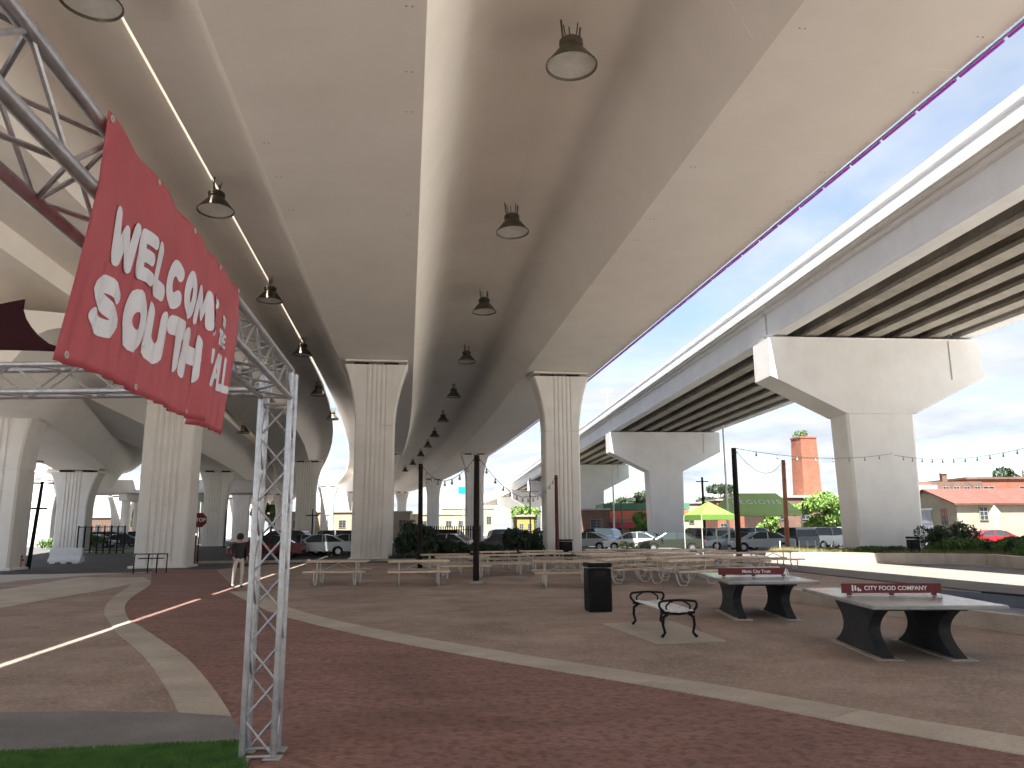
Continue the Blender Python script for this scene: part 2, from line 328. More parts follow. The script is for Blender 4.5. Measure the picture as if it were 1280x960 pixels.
# concrete edging bands, cast in bays with joints
def bays(name, A, B, z, bay=2.2):
    root = tag(bpy.data.objects.new(name, None), kind='structure'); COL.objects.link(root)
    i = 0; n = min(len(A), len(B))
    while i < n - 1:
        j = i; L = 0
        while j < n - 1 and L < bay: L += (A[j + 1] - A[j]).length; j += 1
        mb = MB(); a = A[i:j + 1]; b_ = B[i:j + 1]; k = len(a)
        t0 = (a[1] - a[0]).normalized() * .006; t1 = (a[-1] - a[-2]).normalized() * .006
        a = [a[0] + t0] + a[1:-1] + [a[-1] - t1]; b_ = [b_[0] + t0] + b_[1:-1] + [b_[-1] - t1]
        rs = [[Vector((p.x, p.y, 0.0)), Vector((p.x, p.y, z)), Vector((q.x, q.y, z)), Vector((q.x, q.y, 0.0))] for p, q in zip(a, b_)]
        mb.rings(rs); mb.build('slab', M_BAND, root)
        i = j
    return root
ba, bb = [], []
for i, p in enumerate(band_r):
    t = (band_r[min(i + 1, len(band_r) - 1)] - band_r[max(i - 1, 0)]).normalized(); nrm = Vector((-t.y, t.x, 0))
    ba.append(p + nrm * 0.29); bb.append(p - nrm * 0.29)
bays('edging_band_right', ba, bb, 0.022)
bays('edging_band_left', lrc[:len(llc)], llc, 0.022, 2.6)
sheet('concrete_walk', [gp(*p) for p in ((-120, 779), (0, 761), (60, 750), (130, 738), (165, 730), (189, 727), (180, 722), (100, 722), (0, 738), (-120, 750))], 0.016, M_BAND)
sheet('concrete_apron', [gp(*p) for p in ((-160, 897), (0, 893), (110, 891), (223, 893), (289, 897), (302, 918), (300, 931), (0, 945), (-160, 953))], 0.018, M_BLUEC)
g0 = sheet('lawn_patch', [gp(*p) for p in ((-160, 953), (0, 945), (300, 931), (306, 950), (312, 975), (330, 1060), (-300, 1060))], 0.020, M_GRASS)
# short grass blades on the lawn patch
def blades(name, poly, count, hmin, hmax, m, z=0.02, wd=0.006):
    xs = [p[0] for p in poly]; ys = [p[1] for p in poly]
    def inside(x, y):
        c = False; j = len(poly) - 1
        for i in range(len(poly)):
            if (poly[i][1] > y) != (poly[j][1] > y) and x < (poly[j][0] - poly[i][0]) * (y - poly[i][1]) / (poly[j][1] - poly[i][1]) + poly[i][0]: c = not c
            j = i
        return c
    v = []; f = []; rnd = random.Random(3)
    while len(f) < count:
        x = rnd.uniform(min(xs), max(xs)); y = rnd.uniform(min(ys), max(ys))
        if not inside(x, y): continue
        a = rnd.uniform(0, math.pi * 2); h = rnd.uniform(hmin, hmax); dx, dy = math.cos(a) * wd, math.sin(a) * wd
        lx, ly = rnd.uniform(-.5, .5) * h, rnd.uniform(-.5, .5) * h; o = len(v)
        v += [(x - dx, y - dy, z), (x + dx, y + dy, z), (x + lx, y + ly, z + h)]; f.append((o, o + 1, o + 2))
    me = bpy.data.meshes.new(name); me.from_pydata(v, [], f); me.materials.append(m); return link(name, me)
lp = [gp(*p) for p in ((-60, 950), (0, 945), (300, 931), (306, 950), (312, 990), (-100, 1000))]
tag(blades('grass', lp, 30000, .02, .045, M_GRASS), 'short green turf at the foot of the truss tower', 'grass', kind='stuff')
# lot kerb, grass verge, far lawn under the left ramp
sheet('road', [F(-60, 33), F(-9, 36.5), F(-7, 42), F(-60, 42.5)], 0.010, M_ASPH)
sheet('verge', [gx(95, 62), gx(180, 66), gx(170, 78), gx(60, 74)], 0.012, M_LAWN)
# plaza slabs on the right between the two bridges
root = tag(bpy.data.objects.new('plaza_pavement', None), kind='structure'); COL.objects.link(root)
for i in range(23):
    for j in range(3):
        s0, s1 = 15.2 + j * 3.1, 15.2 + (j + 1) * 3.1; d0, d1 = -16 + i * 2.6, -16 + (i + 1) * 2.6
        mb = MB(); g = .008
        mb.prism([F(s0 + g, d0 + g), F(s1 - g, d0 + g), F(s1 - g, d1 - g), F(s0 + g, d1 - g)], 0.0, 0.05); mb.build('slab', M_PLAZABOUNCE if d0 < 14 else M_PLAZAD, root)  # near rows are unseen, added pale to brighten the webs and bay

# ------------------------------------------------------------------ box-girder viaducts
def cdev(d, k=4.6e-4, st=60): return -k * max(0, d - st) ** 2
def box_profile(b, zb, wt, zt, left, right, lz=0.22, tz=0.62, par_l=False, par_r=False, llz=None):
    # returns closed outline (x, z) seen along +d ; left/right = slab edge offsets from the centre
    P = [(-b, zb), (b, zb)]
    wx = lambda z: b + (wt - b) * (z - zb) / (zt - zb)
    z1 = zt - 0.55; P.append((wx(z1), z1)); 
    for t in (0.3, 0.6, 0.85, 1.0):
        p0 = (wx(z1), z1); p1 = (wt, zt); p2 = (wt + .75, zt + .05)
        P.append(tuple((1 - t) ** 2 * a + 2 * t * (1 - t) * b_ + t * t * c for a, b_, c in zip(p0, p1, p2)))
    P.append((right, zt + lz)); 
    top = zt + tz
    if par_r: P += [(right + .0, top + .95), (right - .28, top + .95), (right - .45, top)]
    else: P.append((right, top))
    if par_l: P += [(left + .45, top), (left + .28, top + .95), (left, top + .95)]
    else: P.append((left, top))
    P.append((left, zt + (lz if llz is None else llz)))
    for t in (1.0, 0.85, 0.6, 0.3):
        p0 = (wx(z1), z1); p1 = (wt, zt); p2 = (wt + .75, zt + .05)
        q = tuple((1 - t) ** 2 * a + 2 * t * (1 - t) * b_ + t * t * c for a, b_, c in zip(p0, p1, p2)); P.append((-q[0], q[1]))
    P.append((-wx(z1), z1))
    return P
def inset(P, e):
    n = len(P); out = []
    for i in range(n):
        a, b, c = Vector(P[i - 1]), Vector(P[i]), Vector(P[(i + 1) % n])
        e1 = (b - a).normalized(); e2 = (c - b).normalized(); nn = Vector((-e1.y, e1.x)) + Vector((-e2.y, e2.x))
        if nn.length < 1e-6: nn = Vector((-e1.y, e1.x))
        nn.normalize(); out.append(b + nn * e)
    return [(p.x, p.y) for p in out]
def ring_at(P, path, d, zoff):
    p = path(d); q = path(d + .5); t = (q - p).normalized(); r = Vector((t.y, -t.x, 0))
    return [p + r * x + Vector((0, 0, z + zoff(d))) for x, z in P]
def viaduct(label, P, path, d0=-46, dseg=66, dend=330, seg=4.15, zoff=lambda d: 0.0, near=-6, group=None, ins=None):
    root = empty('box_girder_viaduct', label, 'viaduct', tuple(path(d0)), 0, group)
    inv = -path(d0)
    Pi = inset(P, .007)
    def put(mb, name, m=M_CONC):
        mb.v = [p + inv for p in mb.v]; return mb.build(name, m, root, smooth=28)
    MB_ = MB(); MB_.rings([ring_at(P, path, d, zoff) for d in (d0, (d0 + near) / 2, near)]); put(MB_, 'rear_span')
    d = near
    while d < dseg:
        e = d + seg; mb = MB()
        mb.rings([ring_at(Pi, path, d, zoff), ring_at(P, path, d + .007, zoff), ring_at(P, path, e - .007, zoff), ring_at(Pi, path, e, zoff)]); sg_ = put(mb, 'segment')
        if ins and 6 < d < 46:
            for x in (-ins, ins):
                for f_ in (.27, .74):
                    if random.random() < .3: continue
                    f_ += random.uniform(-.05, .05)
                    for dx in (-.06, .06):
                        r_ = ring_at([(x + dx + .03 * math.cos(a), P[0][1] - .004) for a in [k * math.pi / 3 for k in range(6)]], path, d + seg * f_, zoff)
                        c_ = sum(r_, Vector()) / 6; m_ = MB(); m_.lathe([(.022, -.004), (.022, .01)], c=c_ + inv, n=6, caps=True); m_.build('lifting_insert', M_GIRD, sg_)
        d = e
    mb = MB(); ds = [d + i * (dend - d) / 30 for i in range(31)]
    mb.rings([ring_at(P, path, x, zoff) for x in ds]); put(mb, 'far_span')
    return root
MIDJ = 3.97; GAPC = -7.56; GAPW = 0.14
C1, C2, C0 = -2.05, 10.15, -12.75
path1 = lambda d: F(C1 + cdev(d), d)
path2 = lambda d: F(C2 + cdev(d), d)
def dev0(d): return cdev(d) - 0.9e-3 * max(0, d - 62) ** 2 if d < 110 else cdev(d) - 0.9e-3 * 48 ** 2 - 0.0864 * (d - 110)
path0 = lambda d: F(C0 + dev0(d), d)
z0off = lambda d: 0 if d < 45 else -1.6 * min(1.0, ((d - 45) / 55)) ** 1.5 - (0.02 * (d - 100) if d > 100 else 0)
P1 = box_profile(2.25, 12.0, 3.55, 14.65, GAPC + GAPW / 2 - C1, MIDJ - .0005 - C1, llz=0.12)
P2 = box_profile(2.40, 12.2, 3.70, 14.65, MIDJ + .0005 - C2, 5.05, par_r=True)
P0 = box_profile(2.25, 12.0, 3.55, 14.65, -5.1, GAPC - GAPW / 2 - C0, par_l=True)
viaduct('long pale concrete box girder straight above the picnic tables, with a bright right web', P1, path1, ins=1.9)
viaduct('concrete box girder along the open sky edge carrying the purple light strip', P2, path2, ins=2.0)
viaduct('concrete box girder left of the sunlit slot, above the red banner', P0, path0, zoff=z0off)
# lower ramps on the left
CL1 = -18.6
pathL1 = lambda d: F(CL1 - 0.055 * max(0, d - 36) - 0.0006 * max(0, d - 60) ** 2, d)
PL = box_profile(2.1, 8.7, 3.3, 10.9, -4.9, 4.9, par_l=True, par_r=True)
viaduct('lower concrete box girder ramp beyond the leftmost fluted pier', PL, pathL1, d0=4, near=20, dseg=70, dend=220, zoff=lambda d: 0.0)
pathL2 = lambda d: Vector((-27.6 - 0.415 * (d - 43.6) - 0.0035 * max(0, d - 66) ** 2, d, 0))
PL2 = box_profile(2.1, 7.0, 3.3, 9.1, -4.6, 4.6, par_l=True, par_r=True)
viaduct('lowest concrete box girder ramp curving away at far left above the traffic barrier', PL2, pathL2, d0=26, near=38, dseg=70, dend=150, seg=4.0)

# ------------------------------------------------------------------ fluted piers
def pier(label, pos, ztop, heading=PSI, wbot=1.18, wtop=1.92, tb=0.85, zfl=None, group='fluted viaduct piers'):
    root = empty('fluted_pier', label, 'pier', (pos.x, pos.y, 0), heading, group)
    h = ztop - 0.32; zf = zfl if zfl else h - 4.1; zj = zf + 0.35
    def wid(z):
        if z < zf: return wbot
        t = (z - zf) / (h - zf); return wbot + (wtop - wbot) * (t ** 2.1)
    def ring(z, gd=0.07, shrink=0.0):
        wz = wid(z) - shrink; t = tb - shrink; ch = .09
        front = [(-wz + ch, -t)]
        for gx_ in (-.56, -.28, 0, .28, .56):
            front += [(gx_ - .075, -t), (gx_ - .035, -t + gd), (gx_ + .035, -t + gd), (gx_ + .075, -t)]
        front += [(wz - ch, -t)]
        side = [(wz, -t + ch), (wz, t - ch)]
        back = [(-x, -y) for x, y in front]
        return [Vector((x, y, z)) for x, y in front + side + back + [(-wz, t - ch), (-wz, -t + ch)]]
    mb = MB(); mb.rings([ring(0.0), ring(zj - .05), ring(zj - .04, .07, .012)]); mb.build('shaft', M_PIER, root, smooth=25)
    mb = MB(); n = 12
    rs = [ring(zj - .04, .0, .03), ring(zj, .0, .03), ring(zj + .01, .07, .012)] + [ring(zj + .02 + (h - zj - .02) * i / n) for i in range(n + 1)]
    mb.rings(rs); mb.build('flared_head', M_PIER, root, smooth=25)
    for sx_ in (-.9, 0.9):
        mb = MB(); mb.box((sx_, 0, h + .10), (.9, .9, .2)); mb.build('bearing', M_BEAR, root)
    mb = MB(); mb.bev((0, 0, ztop - .055), (wtop * 2 - .1, tb * 1.8, .11), .02); mb.build('sole_plate', M_PIER, root)
    mb = MB(); mb.bev((0, 0, .06), (wbot * 2 + .35, tb * 2 + .35, .12), .03); mb.build('plinth', M_PIER, root)
    return root
def vdir(path, d):
    t = (path(d + 1) - path(d)).normalized(); return math.atan2(-t.x, t.y)
for lab, path, d, zt in (
    ('fluted concrete pier straight ahead beyond the picnic tables, under the overhead box girder', path1, 47.5, 12.0),
    ('fluted concrete pier with the maroon post against it, beside the open sky', path2, 51.0, 12.2),
    ('second fluted pier of the overhead girder, half hidden behind the nearest one', path1, 106.0, 12.0),
    ('distant fluted pier behind the tallest brown post', path2, 107.0, 12.2),
    ('farther fluted pier left of the small teal sign', path2, 163.0, 12.2),
    ('small far pier seen beside the thin dark post', path1, 165.0, 12.0),
    ('far pier at the end of the curve, under the outer girder', path2, 220.0, 12.2)):
    p = path(d); pier(lab, p, zt, vdir(path, d))
p = gx(208, 38.5); pier('fluted concrete pier behind the banner, stop sign at its side', p, 12.0, PSI)
p = gx(381, 98); pier('fluted pier seen just right of the truss tower', p, 12.0 + z0off(98), R(10))
p = gx(-8, 36.5); pier('leftmost fluted pier at the edge of the view beside a red hydrant', p, 8.7, R(8), zfl=4.3)
p = gx(268, 90); pier('fluted pier directly behind the stop sign', p, 8.7, R(10), wtop=1.85)
p = gx(91, 66); pier('fluted pier standing behind the white traffic barrier', p, 7.0, R(10), zfl=3.4)
p = gx(352, 150); pier('far fluted pier seen through the truss tower', p, 8.7, R(12))

# ------------------------------------------------------------------ LED strip on the outer girder
led = empty('light_strip', 'purple and blue strip of light bars along the outer girder edge', 'light strip', tuple(path2(0)), 0)
o_inv = -path2(0)
def edge2(d, x=2.52, z=12.13):
    p = path2(d); q = path2(d + .5); t = (q - p).normalized(); r = Vector((t.y, -t.x, 0)); return p + r * x + Vector((0, 0, z)) + o_inv
mb = MB(); mb.tube([edge2(d, 2.54, 12.22) for d in [i * 6 for i in range(0, 35)]], .035, 6); mb.build('rail', M_GREYD, led)
d = 6.0; i = 0
while d < 110:
    t = min(1.0, max(0, (d - 20) / 22)); rnd = random.Random(i)
    c = (0.26 * (1 - t) + .03 * t + .05 * rnd.random(), 0.03 + .07 * t, .34 + .10 * rnd.random(), 1)
    on = True
    m = mat('light_bar_%d' % (i % 9 if on else 99), c if on else (.02, .02, .03, 1), rough=.3, emit=c if on else None, estr=0.07 if on else 0)
    mb = MB(); a, b_ = edge2(d), edge2(d + 1.35); mb.tube([a, b_], .038, 6); mb.build('light_bar', m, led)
    d += 1.5; i += 1

# ------------------------------------------------------------------ pendant lamps
lampA = empty('pendant_lamp', 'x', 'lamp', (0, 0, 0), 0)
mb = MB(); mb.lathe([(.66, 0), (.64, .05), (.50, .24), (.36, .42), (.27, .52), (.25, .55)], n=28); mb.lathe([(.645, .005), (.625, .06), (.48, .25), (.33, .42), (.10, .50), (.0, .50)], n=28)
mb.build('reflector', [M_BRONZE], lampA, smooth=50)
mb = MB(); mb.lathe([(.668, -.012), (.672, .02), (.655, .03), (.64, .01), (.655, -.015), (.668, -.012)], n=28); mb.build('rim', M_BRONZE, lampA, smooth=50)
mb = MB(); mb.lathe([(.0, .10), (.62, .06), (.625, .045), (.0, .085)], n=28); mb.build('lens', M_REFL, lampA, smooth=50)
mb = MB(); mb.lathe([(.0, .53), (.27, .53), (.31, .57), (.31, .70), (.22, .78), (.10, .82), (.0, .82)], n=20); mb.build('housing', M_BRONZE, lampA, smooth=40)
for a in (-1, 1):
    mb = MB(); mb.tube([(.22 * a, 0, .72), (.30 * a, .08 * a, 1.22)], .028, 6); mb.tube([(.14 * a, 0, .76), (.16 * a, -.1 * a, 1.22)], .018, 6); mb.build('hanger', M_BRONZE, lampA)
mb = MB(); mb.tube([(0, .05, .80), (0, .12, 1.22)], .016, 5); mb.build('cable', M_WIRE, lampA)
ordn = ['first', 'second', 'third', 'fourth', 'fifth', 'sixth', 'seventh', 'eighth', 'ninth', 'tenth', 'eleventh']
ds = [17.6, 29.0, 40.6, 53.5, 68.5, 84.5, 99, 112, 126, 143, 160]
first = True
for i, d in enumerate(ds):
    p = F(3.98 + cdev(d), d, 13.47)
    lab = '%s bronze pendant lamp of the row between the two girders, counted from the front' % ordn[i]
    if first: lampA.location = p; lampA.rotation_euler = (0, 0, .3); lampA['label'] = lab; lampA['group'] = 'pendant lamps in the middle bay'; first = False
    else: dup(lampA, lab, p, .3 * i, 'pendant lamps in the middle bay')
for i, d in enumerate([16.6, 28.2, 39.8, 52.5, 67, 82]):
    dup(lampA, '%s bronze pendant lamp hanging by the sunlit slot, counted from the front' % ordn[i], F(-7.3 + cdev(d) - (.5 if d > 60 else 0), d, 13.47 if d < 60 else 13.2), .4 * i + 1, 'pendant lamps by the slot')
for lab, p, z in (('dark pendant lamp right of the banner tip, seen beside the truss tower', (304, 541), 74), ('dark pendant lamp below the truss beam, left of the sky gap', (160, 550), 60), ('small dark pendant lamp near the leftmost pier', (42, 577), 58), ('small dark pendant lamp under the left ramp, by the beam', (82, 513), 44)):
    q = dp(p[0], p[1], z); dup(lampA, lab, q, .7, 'pendant lamps under the left ramps')

# ------------------------------------------------------------------ girder bridge on the right
A0 = Vector((21.2, 45.0, 0)); BY = R(4.8); BU = Vector((-math.sin(BY), math.cos(BY), 0)); BR = Vector((math.cos(BY), math.sin(BY), 0))
def bpos(t, x=0, z=0):
    dv = -2.0e-4 * max(0, t - 150) ** 2
    p = A0 + BU * t + BR * (x + dv); return Vector((p.x, p.y, z))
bridge = empty('girder_bridge', 'raised concrete girder bridge on the right with rows of beams beneath', 'bridge', tuple(A0), 0)
def bput(mb, name, m, sm=None, par=None):
    mb.v = [p - A0 for p in mb.v]; return mb.build(name, m, par or bridge, smooth=sm)
spans = [(-90, -44.5), (-44.5, 0), (0, 44.5), (44.5, 90), (90, 135), (135, 180), (180, 225), (225, 270), (270, 330)]
ZG = 12.75
def ibeam(t0, t1, x, flip=1):
    prof = [(-.42, 0), (.42, 0), (.42, .2), (.14, .42), (.14, 1.35), (.5, 1.52), (.5, 1.72), (-.5, 1.72), (-.5, 1.52), (-.14, 1.35), (-.14, .42), (-.42, .2)]
    mb = MB(); n = 1 if t0 < 130 else 3
    mb.rings([[bpos(t0 + (t1 - t0) * i / n, x + a, ZG + z) for a, z in prof] for i in range(n + 1)]); return mb
for (t0, t1) in spans:
    for i in range(7):
        x = -5.7 + 1.9 * i
        if i in (0, 6): prof = None
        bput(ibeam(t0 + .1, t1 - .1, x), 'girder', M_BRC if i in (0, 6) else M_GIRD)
    n = 1 if t0 < 130 else 4
    ts = [t0 + .02 + (t1 - t0 - .04) * i / n for i in range(n + 1)]
    mb = MB(); mb.rings([[bpos(t, -6.5, ZG + 1.73), bpos(t, 6.5, ZG + 1.73), bpos(t, 6.5, ZG + 1.98), bpos(t, -6.5, ZG + 1.98)] for t in ts]); bput(mb, 'deck_slab', M_BRC)
    mb = MB(); mb.rings([[bpos(t, -5.2, ZG + 1.70), bpos(t, 5.2, ZG + 1.70), bpos(t, 5.2, ZG + 1.727), bpos(t, -5.2, ZG + 1.727)] for t in ts]); bput(mb, 'soffit_shade_sheet', M_DECKSHADE)  # dark sheet with the recess shade put into its colour
    for sg in (-1, 1):
        mb = MB(); mb.rings([[bpos(t, sg * a, ZG + z) for a, z in ((6.62, 1.80), (6.62, 2.06), (6.50, 2.10), (6.44, 2.55), (6.50, 2.62), (6.50, 2.98), (6.20, 2.98), (6.05, 2.0), (6.05, 1.985), (6.5, 1.985), (6.5, 1.80))] for t in ts]); bput(mb, 'parapet', M_BRC)
# girder web faces on the outside are filled flush (fascia) with a small bottom flange: shown as plate
for (t0, t1) in spans:
    mb = MB(); n = 1 if t0 < 130 else 4
    mb.rings([[bpos(t, -6.02, ZG + .2), bpos(t, -5.86, ZG + .2), bpos(t, -5.9, ZG + 1.5), bpos(t, -6.02, ZG + 1.6)] for t in [t0 + .12 + (t1 - t0 - .24) * i / n for i in range(n + 1)]]); bput(mb, 'fascia_panel', M_BRC)
def cap_pier(label, t):
    c = bpos(t); root = empty('hammerhead_pier', label, 'pier', tuple(c), BY, 'hammerhead piers of the right bridge')
    zt = ZG - .18
    mb = MB(); w1, w0 = 2.05, 1.9
    mb.rings([[Vector((x * w_, y * d_, z)) for x, y in ((-.93, -1), (.93, -1), (1, -.9), (1, .9), (.93, 1), (-.93, 1), (-1, .9), (-1, -.9))] for w_, d_, z in ((w0, .95, 0), (w1, 1.0, 8.2))]); mb.build('column', M_BRC, root)
    mb = MB(); prof = [(-6.45, zt), (-6.45, zt - 2.25), (-2.05, 8.15), (2.05, 8.15), (6.45, zt - 2.25), (6.45, zt)]
    mb.extrude([(x, -1.15, z) for x, z in prof], (0, 2.3, 0)); cp = mb.build('cap_beam', M_BRC, root)
    mb = MB(); mb.box((4.5, -1.165, zt - 1.25), (.06, .02, 2.3)); mb.build('drain_pipe', M_GIRD, cp)
    mb = MB(); mb.bev((0, 0, zt + .02), (12.6, 2.4, .05), .01); mb.build('cap_lip', M_BRC, root)
    for i in range(7):
        mb = MB(); mb.box((-5.7 + 1.9 * i, 0, zt + .11), (.7, 1.2, .13)); mb.build('bearing', M_BEAR, root)
    return root
for lab, t in (('large hammerhead concrete pier on the right, in front of the cream warehouse', 0), ('second hammerhead pier of the right bridge, left of the green tent', 44.5),
               ('third hammerhead pier, just right of the fluted pier by the sky', 90), ('small far hammerhead pier under the bending bridge', 135), ('tiny distant hammerhead pier in the gap between piers', 180), ('most distant hammerhead pier where the bridge bends left', 225)):
    cap_pier(lab, t)
# downspout and clamps of the deck edge

# ------------------------------------------------------------------ aluminium truss frame
truss = empty('truss_frame', 'silver box truss tower and beams holding the red banner', 'truss', (-1.96, 6.5, 0), 0)
T_INV = Vector((1.96, -6.5, 0))
def tput(mb, name, m=M_ALU, par=None):
    mb.v = [p + T_INV for p in mb.v]; return mb.build(name, m, par or truss, smooth=40)
def box_truss(p0, p1, a, b, step=0.25, face_skip=()):
    # p0->p1 is one chord; a and b are the offsets to the neighbouring chords
    p0, p1, a, b = Vector(p0), Vector(p1), Vector(a), Vector(b)
    offs = [Vector((0, 0, 0)), a, a + b, b]; L = (p1 - p0).length; n = max(1, round(L / step))
    for o in offs: tput(MB().tube([p0 + o, p1 + o], .025, 12), 'chord')
    for f in range(4):
        o0, o1 = offs[f], offs[(f + 1) % 4]
        for i in range(n):
            q0 = p0 + (p1 - p0) * (i / n); q1 = p0 + (p1 - p0) * ((i + 1) / n)
            aa, bb_ = (o0, o1) if (i + f) % 2 == 0 else (o1, o0)
            tput(MB().tube([q0 + aa, q1 + bb_], .0095, 6), 'brace')
        for q in (p0, p1): tput(MB().tube([q + o0, q + o1], .0125, 8), 'end_bar')
TW = 0.235
bd = Vector((0.58, -4.61, 0)).normalized(); bl = Vector((bd.y, -bd.x, 0)) ; bl = bl if bl.x < 0 else -bl
TX, TY = -1.87, 6.385
c_rf = Vector((TX, TY, 0.03))
box_truss(c_rf, c_rf + Vector((0, 0, 2.76)), bl * TW, -bd * TW, .27)
for o in (Vector((0, 0, 0)), bl * TW, -bd * TW, bl * TW - bd * TW):
    p = c_rf + o; tput(MB().bev((p.x, p.y, .017), (.13, .13, .018), .004), 'base_plate')
    tput(MB().tube([(p.x, p.y, 2.79), (p.x, p.y, 3.09)], .025, 12), 'corner_post')
# beam from the corner towards and past the camera
b0 = c_rf + Vector((0, 0, 2.82)); box_truss(b0, b0 + bd * 8.2, bl * TW, Vector((0, 0, TW)), .30)
# cross beam going left from the corner
cl = Vector((-1, 0.02, 0)).normalized()
b1 = c_rf + bl * TW + Vector((0, 0, 2.885)); box_truss(b1, b1 + cl * 4.6, Vector((0, TW, 0)), Vector((0, 0, TW)), .30)

# ------------------------------------------------------------------ banner with lettering
BW, BH = 1.93, 0.845
ban_o = c_rf + bd * 2.20 + Vector((0, 0, 3.085)) - bl * .03     # top corner far from the camera
# u runs from the near end (0) to the far end (BW); v from top (0) down
near_top = b0 + bd * 4.10 + Vector((0, 0, TW + .03)) - bl * .035 + Vector((0, 0, 0))
bu = -bd; bn = -bl
def ban(u, v, off=0.0):
    k = v / BH
    fold = 0.06 * math.exp(-((u - 1.36) / .05) ** 2) * (0.15 + .85 * k) - .05 * math.exp(-((u - 1.47) / .06) ** 2) * (.2 + .8 * k)
    rip = 0.011 * math.sin(u * 58 + .6) * max(0, k - .25) ** 1.2 + .006 * math.sin(u * 27 + 2 * v)* k + .007 * math.sin(u * 13 + v * 4) - .07 * max(0, k - .30)
    top = .02 * math.sin(u / .48 * math.pi) ** 2 * (1 - k)
    curl = -.05 * k * max(0, (.12 - u) / .12)
    return near_top + bu * u * (1 - .0 * k) + Vector((0, 0, -v - top)) + bn * (fold + rip + curl + off)
banner = empty('banner', 'red cloth banner with white block lettering hung from the truss beam', 'banner', tuple(near_top), 0)
B_INV = -near_top
mb = MB(); NU, NV = 120, 28
vs_ = [ban(BW * i / NU, BH * j / NV) + B_INV for j in range(NV + 1) for i in range(NU + 1)]
mb.add(vs_, [(j * (NU + 1) + i, j * (NU + 1) + i + 1, (j + 1) * (NU + 1) + i + 1, (j + 1) * (NU + 1) + i) for j in range(NV) for i in range(NU)])
cloth = mb.build('cloth', M_RED, banner, smooth=80)
so = cloth.modifiers.new('s', 'SOLIDIFY'); so.thickness = .003; so.offset = 0
def arc(cx, cy, rx, ry, a0, a1, n=16):
    return [(cx + rx * math.cos(R(a0 + (a1 - a0) * k / n)), cy + ry * math.sin(R(a0 + (a1 - a0) * k / n))) for k in range(n + 1)]
GLYPH = {   # strokes on a unit cell, y up
 'W': [[(.0, 1), (.22, 0)], [(.22, 0), (.5, .75)], [(.5, .75), (.78, 0)], [(.78, 0), (1, 1)]], 'E': [[(0, 0), (0, 1)], [(0, 1), (.9, 1)], [(0, .5), (.75, .5)], [(0, 0), (.95, 0)]],
 'L': [[(0, 1), (0, 0)], [(0, 0), (.9, 0)]], 'C': [arc(.5, .5, .5, .5, 50, 310)], 'O': [arc(.5, .5, .46, .5, 0, 360, 24)], 'M': [[(0, 0), (.12, 1)], [(.12, 1), (.5, .25)], [(.5, .25), (.88, 1)], [(.88, 1), (1, 0)]],
 'T': [[(0, 1), (1, 1)], [(.5, 1), (.5, 0)]], 'H': [[(0, 0), (0, 1)], [(1, 0), (1, 1)], [(0, .5), (1, .5)]], 'U': [[(0, 1), (0, .45)] + arc(.5, .45, .5, .45, 180, 360, 12) + [(1, 1)]],
 'S': [arc(.5, .76, .44, .24, 25, 200, 10) + [(.22, .60), (.5, .50), (.80, .40)] + arc(.5, .24, .46, .24, 25, -160, 12)], 'Y': [[(0, 1), (.5, .45)], [(1, 1), (.5, .45)], [(.5, .45), (.5, 0)]], 'A': [[(0, 0), (.5, 1)], [(.5, 1), (1, 0)], [(.2, .3), (.8, .3)]], "'": [[(.5, 1), (.45, .75)]]}
def letter_mesh(strokes, rad, fn):
    mb = MB(); lay = 0
    for st in strokes:
        pts = [Vector(p) for p in st]; fine = []
        for a, b in zip(pts, pts[1:]):
            n = max(1, int((b - a).length / .02))
            for k in range(n): fine.append(a.lerp(b, k / n))
        fine.append(pts[-1]); N = len(fine); Lf, Rf = [], []
        for i, p in enumerate(fine):
            t = (fine[min(i + 1, N - 1)] - fine[max(i - 1, 0)]).normalized(); nn = Vector((-t.y, t.x)) * rad; Lf.append(p + nn); Rf.append(p - nn)
        off = .0045 + lay * .0004; o = []
        mids = fine
        rows = [[fn(q, off) for q in Lf], [fn(q, off) for q in mids], [fn(q, off) for q in Rf]]
        v = rows[0] + rows[1] + rows[2]
        mb.add(v, [(r * N + i, r * N + i + 1, (r + 1) * N + i + 1, (r + 1) * N + i) for r in (0, 1) for i in range(N - 1)]); lay += 1
        for e in (fine[0], fine[-1]):
            off = .0045 + lay * .0004; m = 14
            mb.add([fn(e, off)] + [fn(e + Vector((math.cos(2 * math.pi * k / m), math.sin(2 * math.pi * k / m))) * rad, off) for k in range(m)], [(0, 1 + k, 1 + (k + 1) % m) for k in range(m)]); lay += 1
    return mb
def banner_text(txt, u0, u1, v, h, rad, skew=0.0):
    W = {"'": .32, 'L': .8, 'E': .85, 'W': 1.3, 'M': 1.25}; gap = .20 + 2 * rad / h * .9
    ws = [W.get(c, 1.0) for c in txt]; tot = sum(ws) + gap * (len(txt) - 1); sc = (u1 - u0 - 2 * rad) / tot; x = u0 + rad
    for c, w_ in zip(txt, ws):
        def fn(q, off): u = q.x; return ban(u, q.y + skew * (u - u0), off) + B_INV
        st = [[(x + p[0] * w_ * sc, v + rad + (1 - p[1]) * (h - 2 * rad)) for p in s_] for s_ in GLYPH[c]]
        mb = letter_mesh(st, rad * {'S': .74, 'E': .72, 'A': .72, 'M': .78, 'W': .80}.get(c, 1.0), fn); mb.build('letter', M_WHITE, banner); x += (w_ + gap) * sc
banner_text('WELCOME', .13, 1.54, .25, .22, .037, -.05)
banner_text('TO', 1.60, 1.69, .235, .06, .010)
banner_text('THE', 1.58, 1.74, .315, .085, .012)
banner_text("SOUTH", .08, 1.30, .495, .24, .043, -.05)
banner_text("Y'ALL", 1.42, 1.87, .44, .20, .0215, -.03)
